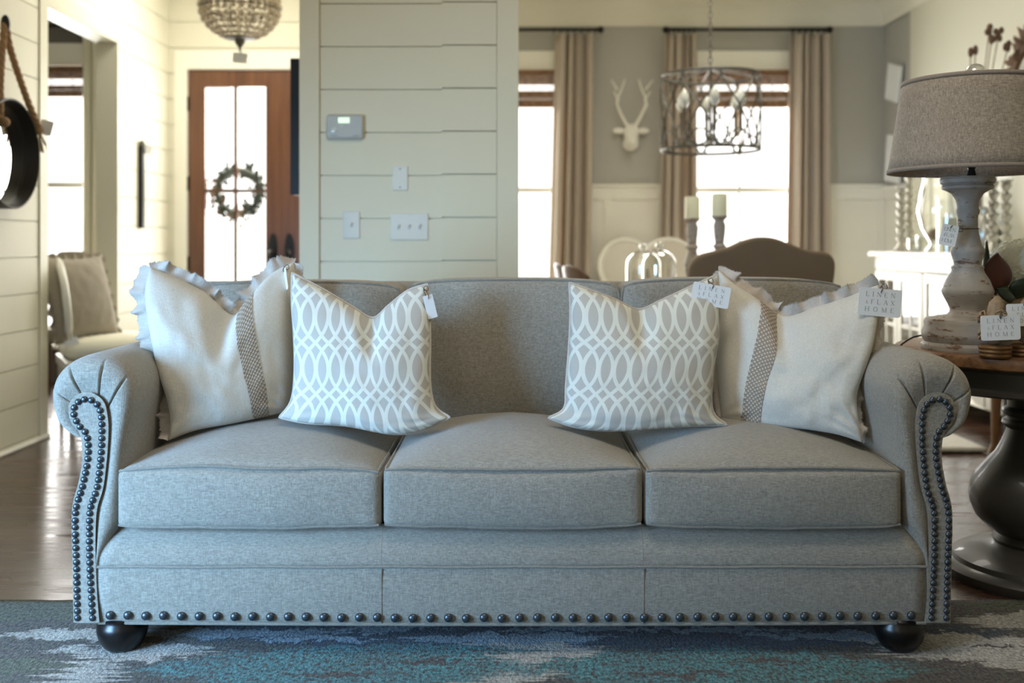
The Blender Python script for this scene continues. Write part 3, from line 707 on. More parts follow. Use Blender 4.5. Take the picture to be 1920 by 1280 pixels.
# ------------------------------------------------------------------ throw pillows
def make_pillow(name, label, group, B, T, L, R, plane, thick, mat, chop, wr=1.0, seed=0, ruffle=None, piping=None, band=None, pinch=.5):
    """B,T left to right; L,R bottom to top; outline in the frame's pixels, put at its own depth by plane(py)"""
    n = 72
    def C(P): return [Vector(q) for q in catmull(P, 101)]
    cB, cT, cL, cR = C(B), C(T), C(L), C(R)
    def at(c, t):
        i = min(max(t, 0), 1)*100; k = min(int(i), 99); return c[k].lerp(c[k+1], i-k)
    p00, p10, p01, p11 = cB[0], cB[100], cT[0], cT[100]
    def coons(u, v):
        return at(cB, u)*(1-v)+at(cT, u)*v+at(cL, v)*(1-u)+at(cR, v)*u-(p00*(1-u)*(1-v)+p10*u*(1-v)+p01*(1-u)*v+p11*u*v)
    def base(u, v):
        p = coons(u, v); return W(p.x, p.y, plane(p.x, p.y))
    nrm = Vector((0, -1, 0))
    uc, depth, wid, reach = chop
    def surf(u, v, side=1):
        a, b = 2*u-1, 2*v-1
        t = thick*(max(0, 1-abs(a)**2.4)**pinch)*(max(0, 1-abs(b)**2.4)**pinch)
        k = max(0, (v-reach)/(1-reach)); cr = math.exp(-((u-uc-.04*(1-v))/wid)**2)*k**1.3
        t *= (1-depth*cr)
        p = base(u, v)
        if side > 0:
            q = noise.noise(Vector((u*5+seed, v*5, seed)))*.010+noise.noise(Vector((u*13+seed, v*9, 3)))*.0035
            fan = math.sin(math.atan2(v-.02, u+.02)*17+seed)*max(0, .32-math.hypot(u, v))*.02+math.sin(math.atan2(v-.02, 1.02-u)*19+seed)*max(0, .36-math.hypot(1-u, v))*.022
            e = min(1, 8*min(u, 1-u))*min(1, 8*min(v, 1-v))
            return p+nrm*(t+(q+fan)*wr*e)
        return p-nrm*t*.55
    rt = base(.5, 0); root = thing(name, label, 'throw pillow', (rt.x, rt.y, rt.z), group)
    mb = MB(); mb.grid(lambda u, v: surf(u, v, 1), n, n, uv=True)
    if mat == M['lattice']:
        mb.uv = {q: (u_, (685-coons(u_, v_).y)/94.0+.5) for q, (u_, v_) in mb.uv.items()}
    k = len(mb.v); mb.grid(lambda u, v: surf(1-u, v, -1), n, n, uv=True)
    body = obj('pillow_cover', mb, mat, root, smooth=80)
    import bmesh
    bm = bmesh.new(); bm.from_mesh(body.data); bmesh.ops.remove_doubles(bm, verts=bm.verts, dist=1e-5); bmesh.ops.recalc_face_normals(bm, faces=bm.faces); bm.to_mesh(body.data); bm.free(); body.data.shade_smooth()
    loop = [base(i/60, 0) for i in range(60)]+[base(1, i/60) for i in range(60)]+[base(1-i/60, 1) for i in range(60)]+[base(0, 1-i/60) for i in range(60)]
    if piping: obj('piping', MB().tube(loop, .0042, 8, True), M[piping], root)
    if band:
        u0, u1, bow = band; mb = MB()
        def bf(u, v):
            vv = .012+.976*v; uu = u0+(u1-u0)*u+bow*(vv-.5)+.0025*math.sin(vv*150)*(1 if u > .5 else -1)*(abs(2*u-1)**3)
            return surf(uu, vv)+nrm*.0022
        mb.grid(bf, 14, 220, uv=True); obj('woven_band', mb, M['band'], root, smooth=80)
    if ruffle:
        mb = MB(); rnd = random.Random(seed)
        for edge, wpx, amp, lam, wamp in ruffle:
            cur = {'L': lambda t: base(0, t), 'T': lambda t: base(t, 1), 'R': lambda t: base(1, t)}[edge]
            m = 260; cen = base(.5, .5); Lsum = 0; prev = cur(0); rows = []
            ph = rnd.uniform(0, 6)
            for i in range(m+1):
                t = i/m; p = cur(t); Lsum += (p-prev).length; prev = p
                a, b = cur(max(0, t-.03)), cur(min(1, t+.03)); tg = (b-a).normalized(); out = tg.cross(Vector((0, 1, 0))).normalized()
                if edge == 'T': out = -out if out.z < 0 else out
                elif edge == 'L': out = -out if out.x > 0 else out
                else: out = -out if out.x < 0 else out
                s = Lsum; wv = math.sin(2*PI*s/lam+ph+1.3*math.sin(2*PI*s/(lam*2.7))); wv2 = math.sin(2*PI*s/(lam*.53)+ph*2)
                taper = min(1, t*14+.25)*min(1, (1-t)*14+.35)
                am = amp(t) if callable(amp) else amp; w_ = (wpx(t) if callable(wpx) else wpx)*taper
                row = []
                for j in range(8):
                    r = j/7; w = w_*r*(1+.08*wv2+.13*wv*wamp)
                    q = p+out*w+Vector((0, -1, 0))*(am*(wv*.8+.3*wv2)*(r**.7)*.9)+tg*(am*.5*math.cos(2*PI*s/lam+ph)*r)
                    if j == 7: q += out*rnd.uniform(-.0016, .0016)
                    row.append(q)
                rows.append((row, out))
            o = len(mb.v); mb.add([q for r_, _ in rows for q in r_], [(i*8+j, (i+1)*8+j, (i+1)*8+j+1, i*8+j+1) for i in range(m) for j in range(7)])
            for i in range(m*5):   # frayed threads
                k = rnd.randrange(m); f = rnd.random(); q = rows[k][0][7].lerp(rows[k+1][0][7], f); d = (rows[k][1]+Vector((rnd.uniform(-.6, .6), rnd.uniform(-.5, .5), rnd.uniform(-.6, .6)))).normalized()
                l = rnd.uniform(.002, .0062); sd = d.cross(Vector((0, 1, 0))).normalized()*.0005
                mb.add([q-sd, q+sd, q+d*l], [(0, 1, 2)])
        obj('ruffle', mb, M['ruffle'], root, smooth=80)
    return root, surf, base
def P3Y(ax, dx, ya, yt, yb): return lambda px, py: ya+(yt-ya)*(830-py)/330+(yb-ya)*(px-ax)/dx
# left ruffled pillow
pl1 = P3Y(290, 260, 2.60, 2.74, 2.79)
r1, s1, b1 = make_pillow('throw_pillow', 'ruffled cream linen pillow with woven band, leaning on the left arm', None,
    [(316, 826), (370, 806), (440, 792), (520, 776), (548, 768)], [(281, 500), (330, 520), (385, 548), (437, 590), (470, 556), (510, 512), (552, 492)],
    [(316, 826), (322, 790), (316, 742), (298, 685), (284, 615), (274, 550), (281, 500)], [(548, 768), (556, 700), (557, 640), (556, 570), (552, 492)],
    pl1, .105, M['linen'], (.50, .95, .07, .55), .8, 1, ruffle=[('L', lambda t: .030+.006*t, lambda t: .020-.011*t, .07, .8), ('T', .028, .016, .07, 1.2), ('R', .022, .007, .1, .5)], band=(.665, .785, -.09))
card(r1, b1(.985, .96)+Vector((-.012, -.05, -.035)), .03, .065, rot=math.radians(-20), yaw=math.radians(-58), text=False, hang=b1(.94, .99)+Vector((0, -.022, 0)))
# right ruffled pillow
pl4 = P3Y(1618, -260, 2.61, 2.75, 2.79)
r4, s4, b4 = make_pillow('throw_pillow', 'ruffled cream linen pillow with woven band, leaning on the right arm', None,
    [(1352, 782), (1400, 797), (1480, 800), (1560, 812), (1618, 830)], [(1347, 506), (1375, 530), (1420, 560), (1472, 592), (1530, 575), (1590, 556), (1648, 532)],
    [(1352, 782), (1344, 700), (1343, 600), (1347, 506)], [(1618, 830), (1606, 780), (1604, 730), (1628, 660), (1642, 600), (1648, 532)],
    pl4, .105, M['linen'], (.40, .95, .07, .55), 1.0, 4, ruffle=[('L', .012, .006, .1, .5), ('T', .028, .016, .075, 1.2), ('R', lambda t: .012+.016*t, .011, .08, .8)], band=(.20, .325, .15))
card(r4, b4(.985, .93)+Vector((-.012, -.055, -.022)), .118, .074, rot=math.radians(5), yaw=math.radians(4), hang=b4(.985, .99)+Vector((0, -.03, .0)))
# lattice pillows, piped
pl2 = P3Y(0, 1, 2.66, 2.84, 2.66)
r2, s2, b2 = make_pillow('throw_pillow', 'lattice print pillow in front of the left ruffled pillow', 'lattice print pillows',
    [(524, 782), (575, 792), (650, 797), (735, 812), (790, 806), (843, 782)], [(548, 512), (610, 545), (660, 575), (699, 596), (730, 572), (765, 545), (801, 533)],
    [(524, 782), (546, 752), (553, 700), (552, 630), (548, 570), (548, 512)], [(843, 782), (816, 762), (806, 720), (806, 640), (805, 580), (801, 533)],
    pl2, .085, M['lattice'], (.575, .95, .06, .6), .6, 2, piping='ruffle')
card(r2, b2(.99, .97)+Vector((.014, -.045, -.052)), .028, .066, rot=math.radians(-14), yaw=math.radians(20), text=False, hang=b2(.97, .99)+Vector((0, -.02, -.004)))
r3, s3, b3 = make_pillow('throw_pillow', 'lattice print pillow with a white tag, in front of the right ruffled pillow', 'lattice print pillows',
    [(1029, 783), (1080, 800), (1150, 806), (1250, 800), (1310, 797), (1362, 796)], [(1068, 530), (1110, 545), (1150, 560), (1197, 580), (1240, 563), (1290, 540), (1345, 515)],
    [(1029, 783), (1058, 765), (1062, 720), (1068, 640), (1070, 580), (1068, 530)], [(1362, 796), (1335, 768), (1336, 700), (1346, 640), (1348, 570), (1345, 515)],
    pl2, .085, M['lattice'], (.46, .95, .06, .6), .6, 3, piping='ruffle')
r1['group'] = r4['group'] = 'ruffled linen pillows with a woven band'
card(r3, b3(.985, .97)+Vector((-.028, -.062, -.045)), .106, .060, rot=math.radians(10), yaw=math.radians(0), hang=b3(.93, .985)+Vector((-.01, -.03, .0)))

# ------------------------------------------------------------------ rug
def rugfn(u, v): return Vector((-2.6+5.0*u, 0.9+1.93*v+.006*noise.noise(Vector((u*60, v, 0))), .004+.0015*noise.noise(Vector((u*300, v*120, 1)))))
mb = MB(); mb.grid(rugfn, 160, 60)
rg = obj('rug', mb, M['rug'], None, smooth=80, solid=.003, base=(0, 0, 0)); tag(rg, 'teal, navy, cream and brown ikat patterned rug under the sofa', 'rug')
rg.location = (0, 0, 0)

# ------------------------------------------------------------------ wall plates on the pier
def plate(name, label, cat, px0, px1, py0, py1, mat='plastic', dome=.006):
    x0, x1, z1, z0 = cx(px0), cx(px1), CZ-(py0-HY)*K, CZ-(py1-HY)*K
    t = thing(name, label, cat, ((x0+x1)/2, CY, z0))
    mb = MB(); mb.box(x0, x1, CY-dome, CY, z0, z1); obj('cover_plate', mb, M[mat], t, smooth=30, bevel=dome*.7, seg=3)
    return t, x0, x1, z0, z1
t, x0, x1, z0, z1 = plate('thermostat', 'grey wall thermostat with lit display on the shiplap pier', 'thermostat', 613, 683, 215, 262, 'greyplastic', .026)
yf = CY-.0265; w = x1-x0; h = z1-z0
obj('display', MB().box(x0+w*.33, x0+w*.63, yf-.001, yf+.002, z1-h*.36, z1-h*.14), M['screen'], t, smooth=0)
obj('dial', MB().lathe([(.0, 0), (.013, 0), (.013, .002), (.010, .003), (.0, .003)], (x0+w*.22, yf, z0+h*.36), 20, Matrix.Rotation(PI/2, 4, 'X')), M['plastic'], t)
obj('button', MB().box(x0+w*.38, x0+w*.48, yf-.002, yf, z1-h*.52, z1-h*.44), M['plastic'], t, smooth=0)
for a, b in ((.70, .88), (.12, .32)): obj('marking', MB().box(x0+w*a, x0+w*b, yf-.0006, yf, z0+h*.12, z0+h*.15), M['ink'], t, smooth=0)
t, x0, x1, z0, z1 = plate('blank_cover_plate', 'blank white cover plate with two screws on the shiplap pier', 'wall plate', 736, 765, 311, 357)
for z in (z0+.014, z1-.014): obj('screw', MB().lathe([(.0, 0), (.0035, 0), (.0035, .0015), (0, .0015)], ((x0+x1)/2, CY-.006, z), 12, Matrix.Rotation(PI/2, 4, 'X')), M['iron'], t)
def toggle(t, x, z):
    mb = MB(); mb.box(x-.005, x+.005, CY-.008, CY, z-.012, z+.012); a = obj('toggle_slot', mb, M['greyplastic'], t, smooth=0)
    obj('toggle', MB().box(x-.0035, x+.0035, CY-.020, CY-.004, z, z+.008), M['plastic'], t, smooth=0, bevel=.001)
t, x0, x1, z0, z1 = plate('light_switch', 'single white light switch under the thermostat', 'light switch', 643, 675, 396, 447)
toggle(t, (x0+x1)/2, (z0+z1)/2)
t, x0, x1, z0, z1 = plate('light_switch', 'triple white light switch under the blank cover plate', 'light switch', 732, 803, 400, 450)
for k in (.22, .5, .78): toggle(t, x0+(x1-x0)*k, (z0+z1)/2)

# black frame hung on the foyer side of the partition
t = thing('wall_mirror', 'black framed wall mirror hanging edge-on beside the front door', 'mirror', (-1.0, 5.2, 1.25))
mb = MB(); ya, yb_, za, zb_ = 5.0, 5.5, 1.265, 1.95
mb.box(-1.115, -.951, ya, ya+.06, za, zb_); mb.box(-1.115, -.951, yb_-.06, yb_, za, zb_); mb.box(-1.115, -.951, ya+.06, yb_-.06, za, za+.06); mb.box(-1.115, -.951, ya+.06, yb_-.06, zb_-.06, zb_)
obj('frame', mb, M['black'], t, smooth=0, bevel=.004); obj('mirror_glass', MB().box(-.985, -.975, ya+.06, yb_-.06, za+.06, zb_-.06), M['mirror'], t, smooth=0)
# mirror on left wall near door
t = thing('wall_plaque', 'slim black wall plaque with white tag, left of the front door', 'wall decor', (XL, 6.54, 1.1)); ya, zb_ = 6.52, 1.66
obj('plaque', MB().box(XL, XL+.032, ya, ya+.045, 1.12, zb_), M['black'], t, smooth=0, bevel=.004)
obj('hook', MB().ell((XL+.02, ya+.02, zb_+.01), .02, .02, .03), M['iron'], t)
card(t, (XL+.05, ya+.05, zb_-.02), .05, .06, rot=.3, yaw=.4, text=False)

# ------------------------------------------------------------------ round rope mirror on the left wall
t = thing('rope_mirror', 'round black porthole mirror hung from a jute rope on the shiplap wall', 'mirror', (XL, 4.66, 1.44))
R90 = Matrix.Rotation(PI/2, 4, 'Y')
mb = MB(); cM = (XL+.002, 4.725, 1.445); R = .262
mb.lathe([(R-.022, .0), (R, .0), (R, .082), (R-.004, .085), (R-.009, .082), (R-.018, .02), (R-.022, .016), (R-.022, 0)], cM, 64, R90, cap=False)
obj('frame', mb, M['black_leather'], t); obj('mirror_glass', MB().lathe([(0, .006), (R-.018, .006), (R-.018, .012), (0, .012)], cM, 48, R90), M['mirror'], t)
def rope(pts, r=.010):
    c = [Vector(p) for p in catmull(pts, 120)]; mb = MB()
    for k in range(3):
        P = []
        for i, p in enumerate(c):
            a = c[max(0, i-1)]; b = c[min(len(c)-1, i+1)]; tg = (b-a).normalized(); s = tg.cross(Vector((1, 0, 0))).normalized(); u = s.cross(tg)
            an = i*.55+2*PI*k/3; P.append(p+(s*math.cos(an)+u*math.sin(an))*r*.55)
        mb.tube(P, r*.62, 7)
    return mb
hk = (XL+.045, 4.725, 2.06)
mb = rope([(XL+.07, 4.64, 1.57), (XL+.065, 4.64, 1.62), (XL+.055, 4.66, 1.78), (XL+.05, 4.69, 1.95), hk, (XL+.05, 4.75, 1.97), (XL+.06, 4.81, 1.85), (XL+.075, 4.88, 1.72), (XL+.09, 4.96, 1.60)], .015)
for yy, zz in ((4.64, 1.585), (4.965, 1.585)): mb.ell((XL+.085, yy, zz), .024, .022, .024)
for k in range(14): mb.tube([(XL+.09, 4.965, 1.585), (XL+.10+random.uniform(-.015, .02), 4.985+random.uniform(-.012, .02), 1.50+random.uniform(-.03, .03))], .0022, 5)
obj('rope', mb, M['rope'], t); obj('hook', MB().ell(hk, .022, .016, .045), M['black'], t)
card(t, (XL+.115, 4.99, 1.60), .062, .075, rot=math.radians(14), yaw=math.radians(10), text=False)

# ------------------------------------------------------------------ study: armchair in the opening, second chair, shade
def bamboo_shade(name, label, x0, x1, y, z1, z0, grp=None):
    t = thing(name, label, 'window shade', ((x0+x1)/2, y, z0))
    H = z1-z0; mb = MB(); z = z1
    while z > z1-H*.33: mb.box(x0, x1, y-.006, y+.002, z-.0075, z); z -= .0085
    while z > z1-H*.52: mb.box(x0, x1, y-.004, y+.000, z-.006, z); z -= .017
    while z > z0: mb.box(x0, x1, y-.012-.01*math.sin((z-z0)/H*20), y+.002, z-.0075, z); z -= .0085
    for k in range(7): xx = x0+(x1-x0)*(k+.5)/7; mb.box(xx-.002, xx+.002, y-.026, y-.022, z0, z1)
    obj('slats', mb, M['bamboo'], t, smooth=0)
    obj('head_rail', MB().box(x0, x1, y-.03, y+.02, z1, z1+.02), M['bamboo'], t, smooth=0)
    return t
bamboo_shade('bamboo_shade', 'brown bamboo shade in the study window beyond the cased opening', -4.2, -3.11, 7.25, 2.29, 2.09)
bamboo_shade('bamboo_shade', 'brown bamboo shade in the dining window beside the pier', -.60, .38, 7.955, 2.385, 2.11)
bamboo_shade('bamboo_shade', 'brown bamboo shade in the dining window behind the drum chandelier', 1.42, 2.25, 7.955, 2.385, 2.11)
mb = MB(); mb.tube([(-4.4, 7.22, 2.60), (-3.02, 7.22, 2.60)], .012, 8); rod = obj('curtain_rod', mb, M['black']); tag(rod, 'black curtain rod over the study window', 'curtain rod')
def curtain(name, label, x0, x1, y, z0, z1, folds, mat='curtain', x0b=None, x1b=None, amp=.052, seed=0, grp=None):
    x0b = x0 if x0b is None else x0b; x1b = x1 if x1b is None else x1b
    def fn(u, v):
        w = 1-v; a = x0*v+x0b*w; b = x1*v+x1b*w
        ph = u*folds*2*PI; s = math.sin(ph+1.1*math.sin(ph*.37+seed)+.3*w*math.sin(v*3+seed)); x = a+(b-a)*u+.012*math.sin(ph*2+seed)
        return Vector((x, y+amp*s*(.75+.25*w)+.006*noise.noise(Vector((u*8, v*3, seed))), z0+(z1-z0)*v))
    mb = MB(); mb.grid(fn, folds*14, 24)
    o = obj(name, mb, M[mat], None, smooth=80, solid=.003); return tag(o, label, 'curtain', grp)
M['sheer'] = plain('white_curtain_cotton', S(232, 228, 208), 0.9, var=0.02)
curtain('curtain', 'white curtain panel beside the study window', -3.12, -2.90, 7.22, 0.02, 2.58, 4, 'sheer', seed=1)

def chair_leg(x, y, z1, r1=.022, r0=.013): return MB().tube([(x, y, 0), (x, y, .02), (x, y, z1)], [r0, r0, r1], 10)
# white french armchair, faces +X (towards the foyer)
t = thing('armchair', 'white french armchair with oval back in the cased opening', 'chair', (-2.36, 5.66, 0))
ARM = t
bxx = -2.585
def oval(k, x, zc=.70, ry=.27, rz=.225, n=40): return [Vector((x-.10*((math.sin(2*PI*i/n)*rz*k)+.1), 5.68+ry*k*math.cos(2*PI*i/n), zc+rz*k*math.sin(2*PI*i/n))) for i in range(n)]
obj('back_frame', MB().tube(oval(1, bxx), .02, 10, True), M['white'], t)
mb = MB(); mb.grid(lambda u, v: Vector((bxx-.07*math.sin(2*PI*u)*.225*v-.01+.045*(1-v**2), 5.68+.255*v*math.cos(2*PI*u), .70+.212*v*math.sin(2*PI*u))), 36, 10, closeu=True)
mb.grid(lambda u, v: Vector((bxx-.07*math.sin(2*PI*u)*.225*v-.01-.03*(1-v**2), 5.68+.255*v*math.cos(2*PI*u), .70+.212*v*math.sin(2*PI*u))), 36, 10, closeu=True)
obj('backrest', mb, M['linen'], t, smooth=80)
mb = MB(); mb.grid(lambda u, v: Vector((-2.34+.27*math.copysign(abs(math.cos(2*PI*u))**.5, math.cos(2*PI*u))*math.cos((v-.5)*PI)**.35, 5.68+.30*math.copysign(abs(math.sin(2*PI*u))**.5, math.sin(2*PI*u))*math.cos((v-.5)*PI)**.35, .445+.065*math.sin((v-.5)*PI))), 40, 14, closeu=True)
obj('seat', mb, M['sheer'], t, smooth=80)
obj('apron', MB().box(-2.60, -2.09, 5.40, 5.96, .33, .39), M['white'], t, smooth=0, bevel=.012)
for a, b in ((-2.57, 5.43), (-2.57, 5.93), (-2.12, 5.43), (-2.12, 5.93)): obj('leg', chair_leg(a, b, .36), M['white'], t)
ARM.location = (-2.275, 5.60, 0); ARM.rotation_euler = (0, 0, math.radians(30))
# pillow leaning in it
def simple_pillow(name, label, c, w, h, tk, Mx, mat, ruff=0.0, cat='throw pillow'):
    t = thing(name, label, cat, c)
    def sf(u, v, s):
        a, b = 2*u-1, 2*v-1; th = tk*(max(0, 1-abs(a)**2.2)*max(0, 1-abs(b)**2.2))**.5; pin = 1-.07*(1-a*a)*abs(b)-.0
        x = a*w/2*(1-.08*(1-b*b)*abs(a)**3); z = h/2+b*h/2*(1-.09*(1-a*a)*abs(b)**3)
        return Vector(c)+(Mx @ Vector((x, s*th+.004*noise.noise(Vector((u*9, v*9, s))), z)))
    mb = MB(); mb.grid(lambda u, v: sf(u, v, -1), 30, 30); mb.grid(lambda u, v: sf(1-u, v, 1), 30, 30)
    obj('pillow_cover', mb, mat, t, smooth=80)
    if ruff:
        mb = MB()
        L = [(i/50, 0) for i in range(50)]+[(1, i/50) for i in range(50)]+[(1-i/50, 1) for i in range(50)]+[(0, 1-i/50) for i in range(50)]
        n = len(L); vs = []
        for i, (u, v) in enumerate(L):
            p = sf(u, v, 0); o = Mx @ Vector(((u-.5)*1.0, 0, (v-.5)*1.0)).normalized(); dy = Mx @ Vector((0, 1, 0))
            vs += [p, p+o*ruff*.5+dy*.012*math.sin(i*.9), p+o*ruff*(1+.12*math.sin(i*2.1))+dy*.014*math.sin(i*.9+.6)]
        mb.add(vs, [((i*3+j), ((i+1) % n)*3+j, ((i+1) % n)*3+j+1, i*3+j+1) for i in range(n) for j in range(2)])
        obj('ruffle', mb, mat, t, smooth=80)
    return t
Mx = Matrix.Rotation(math.radians(70), 4, 'Z') @ Matrix.Rotation(math.radians(-16), 4, 'X')
t = simple_pillow('throw_pillow', 'grey linen ruffled pillow on the white french armchair', (-2.335, 5.50, .50), .46, .47, .08, Mx, M['greypillow'], .03)
card(t, W(137, 645, 5.32), .07, .065, rot=math.radians(-28), yaw=math.radians(0), text=False, hang=W(133, 622, 5.33))
# rounded brown-grey chair behind
t = thing('chair', 'grey upholstered chair with rounded back deep in the study', 'chair', (-2.98, 6.75, 0))
mb = MB(); mb.grid(lambda u, v: Vector((-2.98+.14*math.cos(2*PI*u)*(1-.0*v)*math.cos((v-.5)*PI)**.3, 6.75+.05*math.sin(2*PI*u)*math.cos((v-.5)*PI)**.3, .70+.27*math.sin((v-.5)*PI))), 30, 20, closeu=True)
obj('backrest', mb, M['greypillow'], t, smooth=80); obj('seat', MB().box(-3.16, -2.78, 6.38, 6.76, .38, .47), M['greypillow'], t, bevel=.03, seg=3)
for a, b in ((-3.13, 6.41), (-2.81, 6.41), (-3.13, 6.73), (-2.81, 6.73)): obj('leg', chair_leg(a, b, .40), M['darkwood'], t)

# ------------------------------------------------------------------ bead chandelier in the foyer
YC = 5.8; c0 = W(450, 12, YC); Rb = .226
t = thing('bead_chandelier', 'globe chandelier of pale wooden beads hanging in front of the front door', 'chandelier', tuple(c0))
mb = MB(); ns = 30
for j in range(ns):
    a = 2*PI*j/ns; m = 15
    for i in range(m):
        ph = -PI/2*.93+(PI*.93)*i/(m-1); r = Rb*math.cos(ph); k = .0172*max(.55, math.cos(ph)**.5)
        if ph < -1.22: continue
        mb.ell((c0.x+r*math.cos(a), c0.y+r*math.sin(a), c0.z+Rb*.86*math.sin(ph)), k, k, k*.95, 8, 5)
obj('bead_strands', mb, M['bead'], t)
mb = MB()
for zz, rr in ((.0, Rb-.002), (-.02, Rb-.004), (-.185, .088), (.19, .08)): mb.tube([(c0.x+rr*math.cos(2*PI*i/40), c0.y+rr*math.sin(2*PI*i/40), c0.z+zz) for i in range(40)], .005, 7, True)
for j in range(20): mb.tube([(c0.x+Rb*.985*math.cos(p)*math.cos(j*PI/10), c0.y+Rb*.985*math.cos(p)*math.sin(j*PI/10), c0.z+Rb*.85*math.sin(p)) for p in [(-1.15+2.3*i/14) for i in range(15)]], .003, 5)
obj('frame', mb, M['darkiron'], t)
obj('finial', MB().lathe([(.0, -.265), (.005, -.262), (.008, -.24), (.028, -.215), (.03, -.2), (.085, -.19), (.088, -.183), (0, -.18)], tuple(c0), 24), M['iron'], t)
obj('rod', MB().tube([(c0.x, c0.y, c0.z+.17), (c0.x, c0.y, ZC-.02)], .006, 8).lathe([(.06, 0), (.05, .03), (0, .031)], (c0.x, c0.y, ZC-.031), 24), M['iron'], t)
card(t, (c0.x, c0.y, c0.z-.30), .085, .06, rot=.08, text=False, hang=(c0.x, c0.y-.002, c0.z-.262))

# wreath on the outside of the door
t = thing('wreath', 'leafy wreath hanging on the outside of the front door glass', 'wreath', (-1.98, 7.24, 1.2))
rnd = random.Random(3); mb = MB(); mb2 = MB(); wc = Vector((-1.985, 7.235, 1.40)); mb.tube([wc+Vector((.155*math.cos(2*PI*i/40), 0, .155*math.sin(2*PI*i/40))) for i in range(40)], .022, 8, True)
for i in range(420):
    a = rnd.uniform(0, 2*PI); rr = .155+rnd.gauss(0, .02)+(.03*rnd.random() if 2.6 < a < 4.8 else 0); p = wc+Vector((rr*math.cos(a), rnd.uniform(-.03, .03), rr*math.sin(a))); d = Vector((rnd.uniform(-1, 1), rnd.uniform(-.3, .3), rnd.uniform(-1, 1))).normalized()
    l = rnd.uniform(.02, .055); s = d.cross(Vector((0, 1, 0))).normalized()*l*.3
    (mb2 if (a > 2.6 and a < 4.9 and rnd.random() < .5) else mb).add([p, p+d*l*.5+s, p+d*l, p+d*l*.5-s+Vector((0, .006, 0))], [(0, 1, 2, 3)])
obj('leaves', mb, M['leafg'], t, smooth=0); obj('dried_leaves', mb2, M['taupe_leg'], t, smooth=0)

# ------------------------------------------------------------------ dining room
def rodset(x0, x1, label):
    y = 7.865; z = 2.71; t = thing('curtain_rod', label, 'curtain rod', ((x0+x1)/2, y, z))
    obj('rod', MB().tube([(x0, y, z), (x1, y, z)], .0135, 10), M['black'], t)
    for x in (x0, x1): obj('finial', MB().ell((x, y, z), .028, .028, .028), M['black'], t)
    return t
tr = rodset(-.80+.03, .70, 'black curtain rod over the dining window beside the pier')
tr2 = rodset(1.215, 2.51, 'black curtain rod over the dining window behind the drum chandelier')
def rings(t, x0, x1, n):
    for k in range(n):
        x = x0+(x1-x0)*k/(n-1); obj('ring', MB().tube([(x+.004*math.sin(a), 7.865+.022*math.cos(a), 2.70+.026*math.sin(a)) for a in [2*PI*i/14 for i in range(14)]], .0045, 6, True), M['black'], t)
rings(tr, .33, .66, 7); rings(tr2, 1.24, 1.44, 6); rings(tr2, 2.22, 2.47, 6)
curtain('curtain', 'taupe linen curtain beside the pier, right of its window', .34, .63, 7.865, .02, 2.675, 4, x0b=.27, x1b=.60, seed=2)
curtain('curtain', 'taupe linen curtain behind the drum chandelier, left of its window', 1.215, 1.46, 7.865, .02, 2.675, 4, x0b=1.14, x1b=1.47, seed=5)
curtain('curtain', 'taupe linen curtain on the side of the window nearest the buffet', 2.205, 2.49, 7.865, .02, 2.675, 4, x0b=2.16, x1b=2.50, seed=9)

# deer head
t = thing('deer_head', 'white deer head with antlers on the grey wall between the curtains', 'wall sculpture', (.95, 7.95, 1.9))
hc = Vector((.95, 7.90, 1.885))
mb = MB(); mb.ell(hc+Vector((0, .03, .02)), .062, .06, .07); mb.ell(hc+Vector((-.005, -.07, -.035)), .04, .07, .045, M4=None); mb.ell(hc+Vector((-.008, -.125, -.065)), .03, .035, .032)
mb.tube([hc+Vector((0, .02, 0)), hc+Vector((0, .05, -.05)), hc+Vector((0, .085, -.07))], [.055, .06, .065], 14)
obj('head', mb, M['white'], t, smooth=80)
for s in (-1, 1):
    obj('ear', MB().ell(hc+Vector((s*.095, .03, .035)), .05, .014, .024, M4=None), M['white'], t)
    mb = MB(); mb.tube(catmull([hc+Vector((s*.03, .02, .07)), hc+Vector((s*.085, .02, .17)), hc+Vector((s*.115, .01, .27)), hc+Vector((s*.08, .0, .36)), hc+Vector((s*.055, -.01, .44))], 16), [.015-.0007*i for i in range(16)], 8)
    for z, dx in ((.17, .04), (.27, .045), (.36, .05)): mb.tube([hc+Vector((s*(.06+z*.15), .015, z)), hc+Vector((s*(.06+z*.15+dx), -.03, z+.07))], [.009, .004], 7)
    obj('antler', mb, M['white'], t)

# drum chandelier
YC = 6.0; c1 = W(1332, 211, YC); Rd = .296; zt_ = CZ+(HY-143)*YC/F; zb2 = CZ+(HY-281)*YC/F
t = thing('drum_chandelier', 'grey metal drum chandelier with bulbs hanging over the dining table', 'chandelier', (c1.x, c1.y, zb2))
for z in (zt_, zb2):
    mb = MB(); mb.grid(lambda u, v: Vector((c1.x+(Rd+.004*math.cos(2*PI*v))*math.cos(2*PI*u), c1.y+(Rd+.004*math.cos(2*PI*v))*math.sin(2*PI*u), z+.009*math.sin(2*PI*v))), 60, 8, closeu=True)
    obj('ring', mb, M['iron'], t, smooth=80)
mb = MB(); H = zt_-zb2
for k in range(8):
    for s in (-1, 1):
        P = []
        for i in range(25):
            v = i/24; a = 2*PI*k/8+s*(PI/8)*(1.9*math.sin(v*PI*.5)**1.3)-s*.05; P.append((c1.x+Rd*math.cos(a), c1.y+Rd*math.sin(a), zb2+H*(1-v)))
        mb.tube(P, .0058, 6)
    P = []
    for i in range(17):
        v = i/16; a = 2*PI*(k+v)/8; P.append((c1.x+Rd*math.cos(a), c1.y+Rd*math.sin(a), zb2+.10*math.sin(v*PI)))
    mb.tube(P, .0055, 6)
obj('strap', mb, M['iron'], t)
